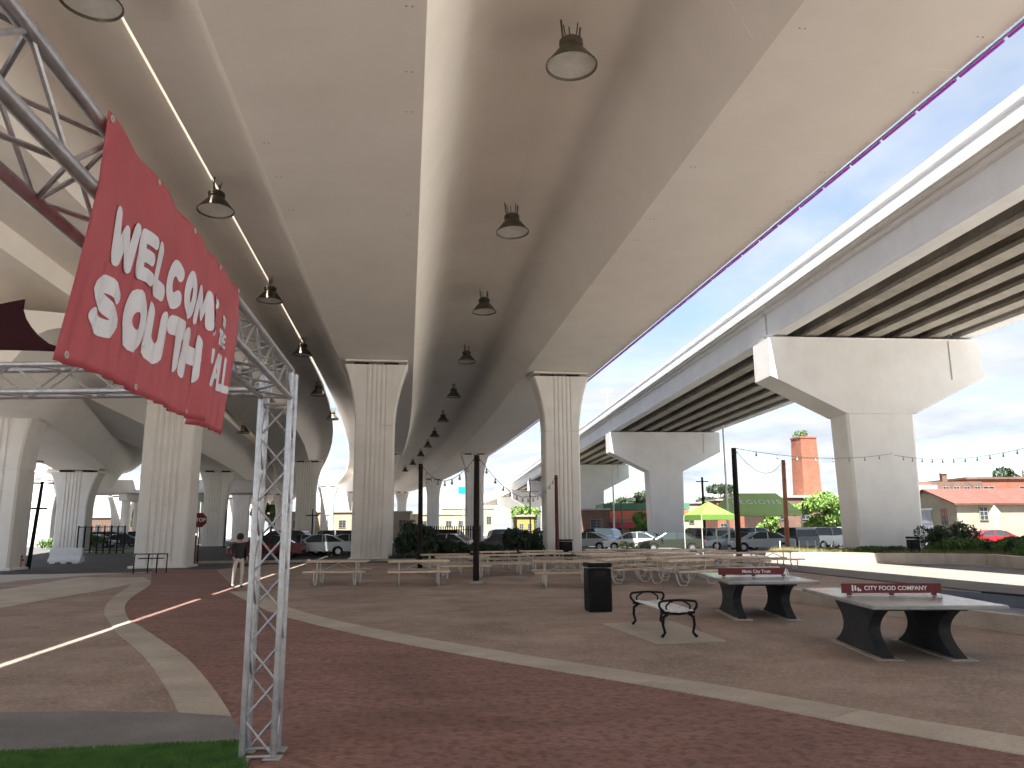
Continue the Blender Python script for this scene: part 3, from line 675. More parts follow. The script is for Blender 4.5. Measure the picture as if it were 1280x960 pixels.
for u, v in ((.02, .02), (.5, .02), (1.0, .02), (1.5, .02), (1.91, .02), (.06, BH - .03), (.62, BH - .03), (1.25, BH - .03), (1.9, BH - .03)):
    p = ban(u, v, .004) + B_INV; mb = MB(); n = 14
    rings_ = []
    for rr, dz in ((.006, 0), (.0075, .003), (.012, .003), (.0135, 0)):
        rings_.append([p + bu * rr * math.cos(2 * math.pi * k / n) + Vector((0, 0, rr * math.sin(2 * math.pi * k / n))) + bn * dz for k in range(n)])
    mb.rings(rings_, caps=False); mb.build('eyelet', M_GALV, banner)
# dark shade sail corner
sail_px = [(92, 440), (60, 429), (46, 418), (37, 407), (31, 397), (28, 387), (30, 374), (14, 377), (0, 380), (-60, 392), (-60, 441), (0, 437), (45, 438)]
mb = MB(); pts = [dp(x, y, 6.75) for i, (x, y) in enumerate(sail_px)]; c0 = pts[0].copy()
mb.extrude([p - c0 for p in pts], (0, .02, 0)); sail = tag(mb.build('shade_sail', M_MAROON), 'dark maroon fabric sail with a curved edge above the left truss beam', 'sail'); sail.location = c0

# ------------------------------------------------------------------ picnic tables
pt = empty('picnic_table', 'x', 'picnic table')
L_, W_ = 1.95, .76
for i in range(4):
    mb = MB(); mb.bev((0, -W_ / 2 + W_ / 8 + i * W_ / 4, .745), (L_, W_ / 4 - .008, .06), .01); mb.build('tabletop_board', M_TABLE, pt)
for sg in (-1, 1):
    for k in range(2):
        mb = MB(); mb.bev((0, sg * (.66 + k * .135), .445), (L_, .13, .055), .01); mb.build('bench_board', M_TABLE, pt)
for sg in (-1, 1):
    x = sg * .62; mb = MB()
    mb.tube([(x, -.30, .715), (x, -.26, .40), (x, -.38, .10), (x, -.46, .03), (x, -.70, .03)], .026, 8)
    mb.tube([(x, .30, .715), (x, .26, .40), (x, .38, .10), (x, .46, .03), (x, .70, .03)], .026, 8)
    mb.tube([(x, -.80, .42), (x, -.30, .41), (x, .30, .41), (x, .80, .42)], .024, 8)
    mb.tube([(x, -.80, .42), (x, -.82, .20), (x, -.70, .03)], .024, 8); mb.tube([(x, .80, .42), (x, .82, .20), (x, .70, .03)], .024, 8)
    mb.tube([(x, -.36, .715), (x, .36, .715)], .02, 6)
    mb.build('leg_frame', M_GALV, pt, smooth=50)
mb = MB(); mb.tube([(-.62, 0, .41), (0, 0, .68), (.62, 0, .41)], .018, 6); mb.build('brace', M_GALV, pt)
tables = [
 (422, 736, 3, 'picnic table nearest the truss tower, in front of the parked silver cars'),
 (523, 736, 8, 'picnic table in front of the dark round shrub, second from the truss tower'),
 (585, 726, 12, 'picnic table just left of the tallest brown post'),
 (622, 716, 14, 'picnic table behind the tallest brown post'),
 (672, 715, 4, 'picnic table left of the small black bin'),
 (692, 722, 10, 'picnic table directly in front of the small black bin'),
 (706, 738, 2, 'picnic table partly hidden behind the large black bin'),
 (762, 712, 5, 'picnic table behind the large black bin, near the grey planter'),
 (795, 719, 70, 'picnic table right of the large black bin, standing end on'),
 (822, 728, 62, 'picnic table between the large black bin and the backless bench'),
 (856, 736, 60, 'picnic table behind the backless bench, closest of its cluster'),
 (868, 712, 8, 'picnic table in sunlight at the back, left of the brown post'),
 (898, 716, 6, 'orange-topped picnic table at the back beside the brown post'),
 (925, 720, 4, 'picnic table seen behind the leaning brown post'),
 (747, 717, 10, 'picnic table behind the upper left edge of the large black bin'),
 (775, 725, 58, 'picnic table just right of the large black bin, turned end on'),
 (808, 713, 14, 'picnic table in the back row in front of the grey planter'),
 (838, 722, 50, 'picnic table in the middle of the right hand cluster'),
 (905, 728, 48, 'picnic table behind the red net of the farther table tennis table'),
 (952, 717, 10, 'picnic table right of the leaning brown post, in the sunlit row'),
 (556, 722, 9, 'picnic table between the thin dark post and the tallest brown post, in the second row'),
 (642, 723, 6, 'picnic table in the gap between the tallest brown post and the black bins'),
 (735, 722, 8, 'picnic table whose end shows left of the large black bin'),
 (840, 716, 12, 'picnic table at the back between the planter and the sunlit tables'),
 (780, 732, 66, 'picnic table right behind the large black bin, angled away'),
 (880, 727, 55, 'picnic table peeking over the farther table tennis table')]
first = True
tpos = [gp(t_[0], t_[1] - 5) for t_ in tables]
for it in range(60):            # keep the tables clear of each other, of the posts and of the bin
    for i_ in range(len(tpos)):
        for j_ in range(i_):
            dv = tpos[i_] - tpos[j_]; L2 = dv.length
            if L2 < 2.25:
                dv = Vector((dv.x * .5, dv.y, 0)); dv = dv.normalized() if dv.length > 1e-4 else Vector((0, 1, 0)); tpos[i_] += dv * (2.25 - L2) * .5; tpos[j_] -= dv * (2.25 - L2) * .5
        for ob, rad in ((gp(595, 730), 1.45), (gp(525, 714), 1.4), (gp(748, 764), 1.6), (gp(925, 712), 1.4), (gp(707, 697), 1.5), (gp(790, 703) + Vector((0, .5, 0)), 1.9)):
            dv = tpos[i_] - ob; dv.z = 0
            if dv.length < rad: tpos[i_] += dv.normalized() * (rad - dv.length)
for (px, py, a, lab), p in zip(tables, tpos):
    a = a if a < 40 else a - 28
    if first: pt.location = p; pt.rotation_euler = (0, 0, R(a)); tag(pt, lab, None, 'picnic tables'); first = False
    else: dup(pt, lab, p, R(a), 'picnic tables')

# ------------------------------------------------------------------ bins
def bin_(label, pos, wd, h, rz):
    r = empty('litter_bin', label, 'bin', tuple(pos), rz)
    mb = MB(); mb.rings([[Vector((x * wd * q, y * wd * q, z)) for x, y in ((-.44, -.5), (.44, -.5), (.5, -.44), (.5, .44), (.44, .5), (-.44, .5), (-.5, .44), (-.5, -.44))] for q, z in ((.96, 0), (1, .04), (1, h * .86), (.97, h * .88))]); mb.build('body', M_DARKM, r)
    mb = MB(); mb.bev((0, 0, h * .955), (wd * 1.06, wd * 1.06, h * .09), .02); mb.build('lid', M_DARKM, r)
    mb = MB(); mb.bev((0, 0, h * 1.003), (wd * .7, wd * .7, .012), .004); mb.build('lid_panel', M_GALV, r)
    for k in range(4):
        rot = Matrix.Rotation(k * math.pi / 2, 3, 'Z'); mb = MB(); mb.box(rot @ Vector((0, -wd * .505, h * .78)), (wd * .5, .012, h * .12), rot); mb.build('opening', M_BEAR, r)
        mb = MB(); mb.box(rot @ Vector((0, -wd * .505, h * .36)), (wd * .8, .012, h * .6), rot); mb.build('panel', M_DARKM, r)
    return r
bin_('large black square litter bin standing between the bench and the picnic tables', gp(748, 764), .50, 1.02, R(8))
bin_('small black litter bin at the foot of the fluted pier', gp(707, 697), .72, 1.1, R(10))
bin_('black litter bin standing on the low wall line beside the large hammerhead pier', gx(1140, 39.5), .46, 1.25, R(4))

# ------------------------------------------------------------------ backless bench on its pad
pad = MB(); pad.prism([gp(*q) for q in ((750, 781), (840, 778), (908, 803), (822, 806))], .008, .03); tag(pad.build('concrete_pad', M_BAND), kind='structure')
f1, f2 = gp(836, 803), gp(791, 781)          # front-left leg, rear-left leg line
ax = (gp(846, 802) - gp(798, 781)); bl_ = 1.75
bpos_ = (gp(860, 802.5) + gp(802, 781)) / 2; ang = math.atan2(ax.y, ax.x)
bench = empty('park_bench', 'backless park bench with pale slatted seat and black curled armrests', 'bench', (bpos_.x, bpos_.y, .03), ang); bench.scale = (1.0, 1.0, .88)
for k in range(5):
    mb = MB(); yy = -.19 + k * .095
    mb.extrude([(-.92, yy - .04, .445 + .012 * (k - 2) ** 2 * .5), (-.92, yy + .04, .445 + .012 * (k - 2) ** 2 * .5), (-.92, yy + .04, .47 + .012 * (k - 2) ** 2 * .5), (-.92, yy - .04, .47 + .012 * (k - 2) ** 2 * .5)], (1.84, 0, 0)); mb.build('seat_slat', M_SEAT, bench)
for sg in (-1, 1):
    x = sg * .86
    for ys in (-1, 1):
        mb = MB(); mb.tube([(x, ys * .16, .43), (x, ys * .25, .36), (x, ys * .26, .22), (x, ys * .23, .09), (x, ys * .29, .015)], [.026, .026, .024, .022, .028], 8); mb.build('leg', M_DARKM, bench, smooth=50)
    mb = MB(); mb.tube([(x, -.27, .44), (x, 0, .415), (x, .27, .44)], .022, 8); mb.build('cross_bar', M_DARKM, bench, smooth=50)
    arm = [(x, -.17, .43), (x, -.26, .48), (x, -.31, .56), (x, -.29, .63), (x, -.22, .645), (x, 0, .66), (x, .22, .645), (x, .29, .63), (x, .31, .56), (x, .26, .48), (x, .17, .43)]
    mb = MB(); mb.tube(cmr(arm, 3), .021, 8); mb.build('armrest', M_DARKM, bench, smooth=50)
    for ys in (-1, 1):
        mb = MB(); mb.tube(cmr([(x, ys * .17, .44), (x, ys * .20, .55), (x, ys * .13, .62), (x, ys * .07, .65)], 3), .015, 6); mb.build('scroll', M_DARKM, bench, smooth=50)
mb = MB(); mb.tube([(-.86, 0, .43), (.86, 0, .43)], .018, 8); mb.build('stretcher', M_DARKM, bench)

# ------------------------------------------------------------------ concrete table-tennis tables
def pingpong(label, pos, rz, txt, logo, mark_end, sc=1.0, group='concrete table tennis tables'):
    r = empty('tennis_table', label, 'table', tuple(pos), rz, group)
    mb = MB(); mb.bev((0, 0, .735), (3.0, 1.68, .055), .012); mb.build('tabletop', M_PPTOP, r)
    mb = MB(); mb.bev((0, 0, .675), (2.1, 1.1, .05), .01); mb.build('support_beam', M_PPLEG, r)
    for sg in (-1, 1):
        half = []
        for t in range(0, 15):
            z = .645 * (1 - t / 14); k = abs(t / 14 - .5) / .5
            half.append((.50 + .42 * k ** 1.9, z))
        prof = [(x, z) for x, z in half] + [(-x, z) for x, z in reversed(half)]
        mb = MB(); mb.extrude([(x, sg * .47 - .08, z + .02) for x, z in prof], (0, .16, 0)); mb.build('leg', M_PPLEG, r, smooth=40)
        mb = MB(); mb.bev((0, sg * .47, .012), (2.0, .34, .024), .006); mb.build('foot', M_BAND, r)
    # net plate with feet, across the middle
    mb = MB(); mb.bev((0, 0, .865), (.012, 1.42, .135), .004); net = mb.build('net_plate', M_NET, r)
    for yy in (-.6, 0, .6):
        mb = MB(); mb.bev((0, yy, .785), (.03, .07, .04), .006); mb.build('net_foot', M_NET, net)
    mb = MB(); mb.box((0, 0, .7655), (.03, 1.45, .004)); mb.build('centre_line', M_WHITEP, r)
    me = text_mesh(txt, .085, .001, 'lettering', M_WHITE, offset=.0015); t = link('lettering', me, net); t.rotation_euler = (R(90), 0, R(-90)); t.location = (-.0085, -.06, .865)
    lm = MB()
    if logo == 0:
        for q, (yy, zz_, hh) in enumerate(((.55, .868, .085), (.51, .868, .07), (.47, .85, .05), (.44, .84, .03))): lm.box((-.0085, yy, zz_), (.004, .022, hh))
    else:
        lm.add([(-.0085, -.60, .805), (-.0085, -.68, .805), (-.0085, -.66, .94)], [(0, 1, 2)]); lm.add([(-.0085, -.69, .805), (-.0085, -.72, .805), (-.0085, -.68, .94)], [(0, 1, 2)])
    lm.build('emblem', M_WHITE, net)
    return r
pingpong('nearer concrete table tennis table with a red net plate, at the right edge', Vector((5.52, 11.6, 0)), R(86), 'CITY FOOD COMPANY', 0, 0)
pingpong('farther concrete table tennis table with a red net plate, beside the backless bench', Vector((4.92, 16.2, 0)), R(87), 'Magic City Trust', 1, 1)

# ------------------------------------------------------------------ bocce court behind the tables
court = empty('bocce_court', 'long low concrete walled court behind the table tennis tables', 'court', tuple(gp(1130, 768)), 0)
ci = -gp(1130, 768)
def wall_between(name, a, b, h, th, m, par, inv, z0=0.0):
    a, b = Vector(a), Vector(b); t = (b - a).normalized(); nn = Vector((-t.y, t.x, 0)) * th
    mb = MB(); mb.rings([[a + Vector((0, 0, z0)), b + Vector((0, 0, z0)), b + nn + Vector((0, 0, z0)), a + nn + Vector((0, 0, z0))], [a + Vector((0, 0, h)), b + Vector((0, 0, h)), b + nn + Vector((0, 0, h)), a + nn + Vector((0, 0, h))]]); mb.v = [p + inv for p in mb.v]; return mb.build(name, m, par)
ca, cb = gp(985, 752), gp(1300, 797); cdirn = (cb - ca).normalized(); cn = Vector((-cdirn.y, cdirn.x, 0)); cb = cb + cdirn * 4
wall_between('near_wall', ca, cb, .30, .2, M_BAND, court, ci)
wall_between('far_wall', ca + cn * 3.2, cb + cn * 3.2, .30, .15, M_COURTBLUE, court, ci)
wall_between('far_wall_cap', ca + cn * 3.18 + cdirn * 2.5, cb + cn * 3.18, .34, .19, M_BEAR, court, ci, .301)
wall_between('end_wall', ca + cn * 3.2, ca + cn * .2, .30, .2, M_BAND, court, ci)
mb = MB(); mb.prism([p + ci for p in (ca + cn * .2 + cdirn * .2, cb + cn * .2, cb + cn * 3.2, ca + cn * 3.2 + cdirn * .2)], .0, .06); mb.build('court_floor', M_COURTBLUE, court)

# ------------------------------------------------------------------ seat walls and planting bed on the right
sw = empty('seat_wall', 'low pale concrete seat wall in front of the planting bed', 'wall', tuple(gx(1100, 37)), 0); si = -gx(1100, 37)
wpts = [gx(955, 40), gx(1040, 38), gx(1130, 36.5), gx(1228, 35.0), gx(1330, 28)]
for i in range(len(wpts) - 1):
    a, b = wpts[i], wpts[i + 1]; n = max(1, round((b - a).length / 1.8))
    for k in range(n):
        q0 = a + (b - a) * (k / n); q1 = a + (b - a) * ((k + 1) / n); e = (q1 - q0).normalized() * .006
        wall_between('wall_block', q0 + e, q1 - e, .52, .42, M_BAND, sw, si)
sheet('planting_bed', [p + Vector((.2, .25, 0)) for p in wpts] + [gx(1400, 40), gx(1330, 46), gx(1000, 50), gx(955, 47)], .35, M_SOIL)

# ------------------------------------------------------------------ posts with string lights
def post(name, label, px, ytop, ybot, r, m, cat='post', lean=None):
    b = gp(px[1], ybot); t = dp(px[0], ytop, b.y)
    ro = empty(name, label, cat, tuple(b)); h = t.z
    mb = MB(); d = Vector((t.x - b.x, 0, h)); mb.tube([Vector((0, 0, 0)), d * .5, d], [r, r * .93, r * .85], 10); mb.build('pole', m, ro, smooth=50)
    mb = MB(); mb.tube([d * .955 + Vector((-r * 1.1, -r, 0)), d * .955 + Vector((r * 1.1, -r, 0))], .015, 6); mb.build('hook', M_DARKM, ro)
    mb = MB(); mb.lathe([(r * 2.2, 0), (r * 2.2, .06), (r * 1.2, .10), (r * .9, .10)], n=12); mb.build('collar', M_BAND, ro)
    return t
tA = post('timber_post', 'dark leaning timber post behind the farther table tennis table', (917, 925), 560, 712, .125, M_POST)
tB = post('timber_post', 'rust brown timber post beside the bike racks', (979, 985), 575, 693, .15, M_RUST)
tC = post('timber_post', 'tallest dark brown post standing among the picnic tables', (596, 595), 569, 730, .105, M_POST)
tD = post('timber_post', 'thin dark post in front of the dark round shrub', (526, 525), 580, 714, .11, M_POST)
tE = post('timber_post', 'maroon post standing against the fluted pier', (695, 697), 594, 698, .12, M_REDPOST)
def string(label, a, b, sag, n, bulbs=True):
    r = empty('string_lights', label, 'string lights', tuple(a)); pts = []
    for i in range(n + 1):
        t = i / n; p = a.lerp(b, t) - a; p.z -= sag * 4 * t * (1 - t); pts.append(p)
    mb = MB(); mb.tube(pts, .012, 5); mb.build('cable', M_WIRE, r)
    if bulbs:
        me = None
        for i in range(1, n):
            if me is None:
                m_ = MB(); m_.lathe([(.0, .0), (.025, .0), (.03, -.07), (.022, -.08), (.05, -.13), (.05, -.17), (.0, -.21)], n=8); me = m_.mesh('bulb', [M_BULB], 60)
            link('bulb', me, r, pts[i])
    return r
capA = bpos(0, -1.2, 6.2) - BU * 1.05
string('string of bulbs from the leaning post to the large hammerhead pier', tA, dp(1116, 567, 43.6), .35, 9)
string('sagging string of bulbs between the leaning post and the rust brown post', tA, tB, 1.0, 6, False)
string('string of bulbs running right from the hammerhead pier across the sky', dp(1118, 569, 43.5), dp(1330, 546, 30), .5, 14)
string('string of bulbs from the tallest brown post towards the maroon post', tC, tE, 1.4, 14)
string('string of bulbs linking the thin dark post and the tallest brown post', tD, tC, .8, 8)

# ------------------------------------------------------------------ foliage
def leaf_mesh(name, blobs, count, size, m, seed=1, flat=0.0):
    rnd = random.Random(seed); v = []; f = []
    tot = sum(b[3] * b[4] * b[5] for b in blobs)
    for (cx, cy, cz, rx, ry, rz_) in blobs:
        k = int(count * (rx * ry * rz_) / tot)
        for _ in range(k):
            while True:
                q = Vector((rnd.uniform(-1, 1), rnd.uniform(-1, 1), rnd.uniform(-1, 1)))
                if q.length < 1: break
            l = q.length; q = q * ((l ** .45) / max(l, 1e-3)) * (0.82 + .26 * noise.noise(q * 2.3 + Vector((seed * 3.1, cx, cz))))
            p = Vector((cx + q.x * rx, cy + q.y * ry, cz + q.z * rz_))
            if p.z < .02: continue
            s_ = size * rnd.uniform(.55, 1.3)
            e = Euler((rnd.uniform(0, 6.3), rnd.uniform(0, 6.3), rnd.uniform(0, 6.3))).to_matrix()
            o = len(v)
            v += [tuple(p + e @ Vector(c)) for c in ((-s_, 0, 0), (-.1 * s_, -.42 * s_, .1 * s_), (s_, 0, 0), (.1 * s_, .42 * s_, .12 * s_))]; f.append((o, o + 1, o + 2, o + 3))
    me = bpy.data.meshes.new(name); me.from_pydata(v, [], f); me.materials.append(m); return me
def shrub(label, pos, w_, h, m=M_LEAFD, n=2600, size=.09, seed=1, group=None, rows=1):
    r = empty('shrub', label, 'shrub', tuple(pos), 0, group); rnd = random.Random(seed)
    bl2 = [(rnd.uniform(-.32, .32) * w_, rnd.uniform(-.25, .25) * w_ * .7, h * rnd.uniform(.3, .72), w_ * rnd.uniform(.2, .36), w_ * rnd.uniform(.2, .32), h * rnd.uniform(.2, .36)) for _ in range(9)]
    link('foliage', leaf_mesh('foliage', bl2, n, size, m, seed), r)
    mb = MB()
    for k in range(5):
        a = k * 1.3; mb.tube([(0, 0, 0), (.12 * w_ * math.cos(a), .12 * w_ * math.sin(a), h * .4), (.25 * w_ * math.cos(a), .25 * w_ * math.sin(a), h * .7)], [.03, .02, .008], 5)
    mb.build('stem', M_BARK, r); return r
def tree(label, pos, h, cw, ch, m=M_LEAF, n=5000, size=.28, seed=1, group=None):
    r = empty('tree', label, 'tree', tuple(pos), 0, group); rnd = random.Random(seed)
    mb = MB(); tr = h * .022 + .05
    mb.tube([(0, 0, 0), (.1, .05, h * .3), (.05, 0, h * .62), (0, .1, h * .85)], [tr * 1.3, tr, tr * .6, tr * .25], 8); tk = mb.build('trunk', M_BARK, r, smooth=60)
    bl2 = []
    for k in range(14):
        a = rnd.uniform(0, 6.28); rr = rnd.uniform(.1, .36) * cw; z = h - ch + ch * rnd.uniform(.18, .85)
        q = Vector((rr * math.cos(a), rr * math.sin(a), z)); bl2.append((q.x, q.y, q.z, cw * rnd.uniform(.14, .24), cw * rnd.uniform(.14, .24), ch * rnd.uniform(.12, .2)))
        m2 = MB(); z0 = h * rnd.uniform(.28, .6); m2.tube([(.08, .02, z0), (q.x * .5, q.y * .5, (z0 + z) / 2 + .1), tuple(q)], [tr * .5, tr * .3, tr * .08], 5); m2.build('limb', M_BARK, r)
    link('crown', leaf_mesh('crown', bl2, n, size, m, seed), r); return r
shrub('large dark round shrub behind the thin post', gx(522, 43), 2.6, 2.3, n=5200, size=.11, seed=3)
for i, (px, w_, h) in enumerate(((548, 1.8, 1.4), (563, 1.7, 1.2), (578, 1.8, 1.25), (592, 1.7, 1.0), (612, 1.6, 1.1))):
    shrub(['low dark shrub right beside the large round one', 'low shrub under the pale parked saloon', 'low shrub left of the tallest brown post', 'low shrub hidden behind the tallest brown post', 'low shrub just right of the tallest brown post'][i], gx(px, 45), w_, h, n=1800, size=.10, seed=10 + i, group='hedge row shrubs behind the tables')
shrub('dark conical shrub left of the fluted pier with the maroon post', gx(645, 46), 1.7, 1.9, n=2800, size=.10, seed=21)
shrub('dark upright shrub touching the left side of the fluted pier', gx(665, 47), 1.3, 1.9, n=2200, size=.10, seed=22)
for i, (px, fw, w_, h, m) in enumerate(((1085, 39.5, 1.6, .45, M_LEAF), (1110, 39.5, 1.8, .5, M_LEAFD), (1165, 40, 1.9, 1.75, M_LEAFD), (1180, 39.5, 1.8, .95, M_LEAF), (1203, 40.5, 2.2, 1.95, M_LEAFD), (1222, 38.5, 2.0, .95, M_LEAF), (1245, 38, 2.0, .85, M_LEAFD), (1262, 37, 1.9, .95, M_LEAF), (1278, 36, 1.9, 1.0, M_LEAFD), (1300, 34, 2, 1.0, M_LEAF))):
    labs = ['low grey green shrub at the foot of the large hammerhead pier', 'low dark shrub between the hammerhead pier and the black bin', 'tall dark shrub in front of the grey garage door', 'low shrub below the tall one by the garage door', 'tallest shrub in front of the warehouse corner', 'low shrub left of the red car', 'low shrub under the red car door', 'low shrub at the nose of the red car', 'dark shrub at the right end of the planting bed', 'last shrub of the planting bed at the right edge']
    shrub(labs[i], gx(px, fw, .34), w_, h, m, n=2400, size=.075, seed=40 + i, group='shrubs of the planting bed')
bedpoly = [gx(960, 41), gx(1100, 38.2), gx(1228, 36), gx(1300, 33), gx(1330, 38), gx(1200, 44), gx(965, 46)]
tag(blades('ground_cover', bedpoly, 16000, .12, .38, mat('straw_grass', (.16, .15, .05, 1), (.26, .24, .10, 1), scale=2, rough=.8), z=.34, wd=.012), 'straw and green ground cover plants filling the planting bed', 'ground cover', kind='stuff')
tree('bright green tree between the chimney and the large hammerhead pier', gx(1035, 84), 5.4, 8.0, 4.6, M_LEAFL, 8500, .22, 5)
tree('bright bushy tree under the rear edge of the green tent', gx(962, 92), 4.2, 3.6, 3.4, M_LEAFL, 3200, .2, 6)
tree('dark green tree behind the second hammerhead pier, at its left', gx(785, 190), 11.5, 15, 9, M_LEAFD, 5500, .45, 7)
tree('dark tree beyond the lime tent peak', gx(903, 180), 12.0, 15, 9, M_LEAFD, 5500, .45, 8)
tree('light green tree between the fluted pier and the third hammerhead pier', gx(728, 150), 11, 9, 9, M_LEAFL, 4200, .4, 9)
tree('yellow green tree in front of the striped storefront', gx(808, 110), 4.6, 5, 4, M_LEAFL, 3000, .25, 12)
tree('small green tree near the far yellow shed', gx(658, 135), 6, 6, 5, M_LEAFL, 2600, .3, 13)
tree('street tree among the far piers on the left', gx(180, 150), 9, 9, 7, M_LEAF, 3500, .4, 14)
tree('far green tree seen through the truss tower', gx(338, 190), 9, 10, 8, M_LEAF, 3200, .4, 15)
tree('dark tree at the right edge above the brick building', gx(1288, 130), 13, 10, 9, M_LEAFD, 3500, .35, 16)
for i, (px, fw) in enumerate(((78, 78), (110, 84), (150, 100))):
    shrub(['low green shrub right of the leftmost pier', 'low shrub behind the traffic barrier', 'low shrub at the far lawn fence'][i], gx(px, fw), 4.5, 1.6, M_LEAF, 1500, .16, 60 + i, 'shrubs beside the left road')

# ------------------------------------------------------------------ cars
def car_proto(kind):
    r = empty('parked_car', 'x', 'car')
    if kind == 'suv':
        L, W, H = 4.75, 1.88, 1.74
        low = [(-2.36, .42), (-2.36, .92), (-2.30, 1.06), (-1.95, 1.10), (1.05, 1.08), (1.95, 1.00), (2.28, .88), (2.37, .62), (2.34, .40)]
        top = [(-2.22, 1.08), (-2.05, 1.55), (-1.75, 1.70), (0.15, 1.73), (.55, 1.66), (1.25, 1.10)]
    else:
        L, W, H = 4.65, 1.80, 1.44
        low = [(-2.30, .40), (-2.32, .80), (-2.22, .93), (-1.60, .97), (1.00, .93), (1.85, .82), (2.22, .70), (2.32, .52), (2.28, .34)]
        top = [(-1.75, .95), (-1.05, 1.34), (-.55, 1.43), (.15, 1.42), (.45, 1.34), (1.22, .92)]
    hw = W / 2
    # body: loft across the width with tumblehome
    def section(prof, ys, closeb):
        rs = []
        for y, sh, up in ys: rs.append([Vector((x * (1 - sh), y, z - up * (z - prof[0][1]))) for x, z in prof])
        return rs
    # wheel arches cut into lower edge
    und = []
    for cx in (1.42, -1.40):
        for k in range(9):
            a = math.pi * k / 8; und.append((cx + .37 * math.cos(a), .34 + .36 * math.sin(a)))
    base = [(low[-1][0], .30)] + [(x, z) for x, z in und[:9]] + [(x, z) for x, z in und[9:]] + [(low[0][0], .30)]
    prof = low + base
    mb = MB(); mb.rings(section(prof, ((-hw + .0, .02, .03), (-hw + .05, .0, .0), (hw - .05, .0, .0), (hw, .02, .03)), True)); mb.build('body', M_WHITEP, r, smooth=35)
    mb = MB(); ins = .13 if kind == 'suv' else .17
    rs = [[Vector((x, sg * (hw - .06 - ins * max(0, (z - top[0][1])) / (H - top[0][1])), z)) for x, z in top] for sg in (-1, 1)]
    mb.rings(rs); mb.build('cabin', M_WINDOW, r, smooth=35)
    # roof skin and pillars in body colour
    rt = [(x, z + .012) for x, z in top[1:-1]]
    mb = MB(); yy = hw - .06 - ins
    mb.rings([[Vector((x, sg * yy, z)) for x, z in rt] + [Vector((x, sg * yy, z - .05)) for x, z in reversed(rt)] for sg in (-1, 1)]); mb.build('roof', M_WHITEP, r, smooth=35)
    for sg in (-1, 1):
        for i0 in ((0, 1), (len(top) - 1, len(top) - 2)):
            (x0, z0), (x1, z1) = top[i0[0]], top[i0[1]]
            f_ = lambda z: sg * (hw - .045 - ins * max(0, (z - top[0][1])) / (H - top[0][1]))
            mb = MB(); mb.tube([(x0, f_(z0), z0), (x1, f_(z1), z1 + .01)], .045, 5); mb.build('pillar', M_WHITEP, r)
        xm = -.35; mb = MB(); mb.tube([(xm, sg * (hw - .045), top[0][1]), (xm, sg * (hw - .045 - ins), H - .03)], .04, 5); mb.build('pillar', M_WHITEP, r)
        mb = MB(); mb.bev((.78, sg * (hw + .06), top[-1][1] + .08), (.12, .2, .13), .03); mb.build('wing_mirror', M_WHITEP, r)
        mb = MB(); mb.bev((2.20, sg * (hw - .30), .70 if kind != 'suv' else .84), (.18, .42, .13), .03); mb.build('headlight', M_HEADL, r)
        mb = MB(); mb.bev((-2.27, sg * (hw - .22), .80 if kind != 'suv' else .95), (.12, .36, .15), .03); mb.build('taillight', M_TAILL, r)
        for cx in (1.42, -1.40):
            mb = MB(); rot = Matrix.Rotation(math.pi / 2, 3, 'X'); w2 = MB()
            w2.lathe([(.18, -.1), (.31, -.1), (.33, -.07), (.33, .07), (.31, .1), (.18, .1)], n=16); w2.v = [rot @ p + Vector((cx, sg * (hw - .12), .33)) for p in w2.v]; wh = w2.build('wheel', M_TYRE, r, smooth=40)
            w3 = MB(); w3.lathe([(0, -.085), (.19, -.085), (.21, -.05), (.21, .05), (.19, .085), (0, .085)], n=12); w3.v = [rot @ p + Vector((cx, sg * (hw - .12), .33)) for p in w3.v]; w3.build('rim', M_RIM, wh, smooth=40)
    mb = MB(); mb.bev((2.25, 0, .42), (.14, W * .8, .16), .03); mb.build('bumper', M_TYRE, r)
    mb = MB(); mb.bev((-2.29, 0, .45), (.10, W * .8, .14), .03); mb.build('bumper', M_TYRE, r)
    return r
PROTO = {k: car_proto(k) for k in ('suv', 'sedan')}
used = {}
def car(label, px, fw, kind, rgb, rz, z=0.0, group='parked cars'):
    m = mat('car_paint_%s' % '_'.join(str(int(c * 100)) for c in rgb), (*rgb, 1), rough=.22, metal=.25)
    p = gx(px, fw, z)
    if kind not in used: o = PROTO[kind]; used[kind] = 1; o.location = p; o.rotation_euler = (0, 0, R(rz)); tag(o, label, None, group)
    else: o = dup(PROTO[kind], label, p, R(rz), group)
    for ch in bpy.data.objects:
        if ch.parent == o and ch.name.split('.')[0] in ('body', 'roof', 'pillar', 'wing_mirror'):
            ch.material_slots[0].link = 'OBJECT'; ch.material_slots[0].material = m
    return o
SIL, WHT, BLK, GRY, BLU, RED = (.42, .44, .46), (.72, .72, .71), (.02, .02, .022), (.12, .125, .13), (.05, .08, .15), (.50, .015, .03)
DKR = (.12, .01, .012); TAN = (.30, .27, .2)
car('silver saloon right of the truss tower, nearest in the left lot', 398, 54, 'sedan', SIL, 190)
car('second silver saloon, touching the fluted pier straight ahead', 430, 58, 'sedan', SIL, 195)
car('pale silver car behind, its roof showing above the silver saloon', 415, 62, 'suv', SIL, 185)
car('white van-like car far behind the silver saloon', 424, 78, 'suv', WHT, 10)
car('dark car just right of the truss tower', 372, 56, 'sedan', GRY, 190)
car('dark red car seen through the truss tower', 335, 50, 'sedan', DKR, 185)
car('black car seen through the truss tower, behind the dark red one', 352, 60, 'suv', BLK, 175)
car('pale saloon behind the low hedge', 558, 56, 'sedan', WHT, 160)
car('silver car behind the pale saloon', 546, 68, 'suv', SIL, 170)
car('dark grey saloon right of the tallest brown post', 628, 58, 'sedan', GRY, 175)
car('white car behind the dark conical shrub', 640, 74, 'suv', WHT, 10)
car('silver car just right of the fluted pier with the maroon post', 731, 64, 'sedan', SIL, 160)
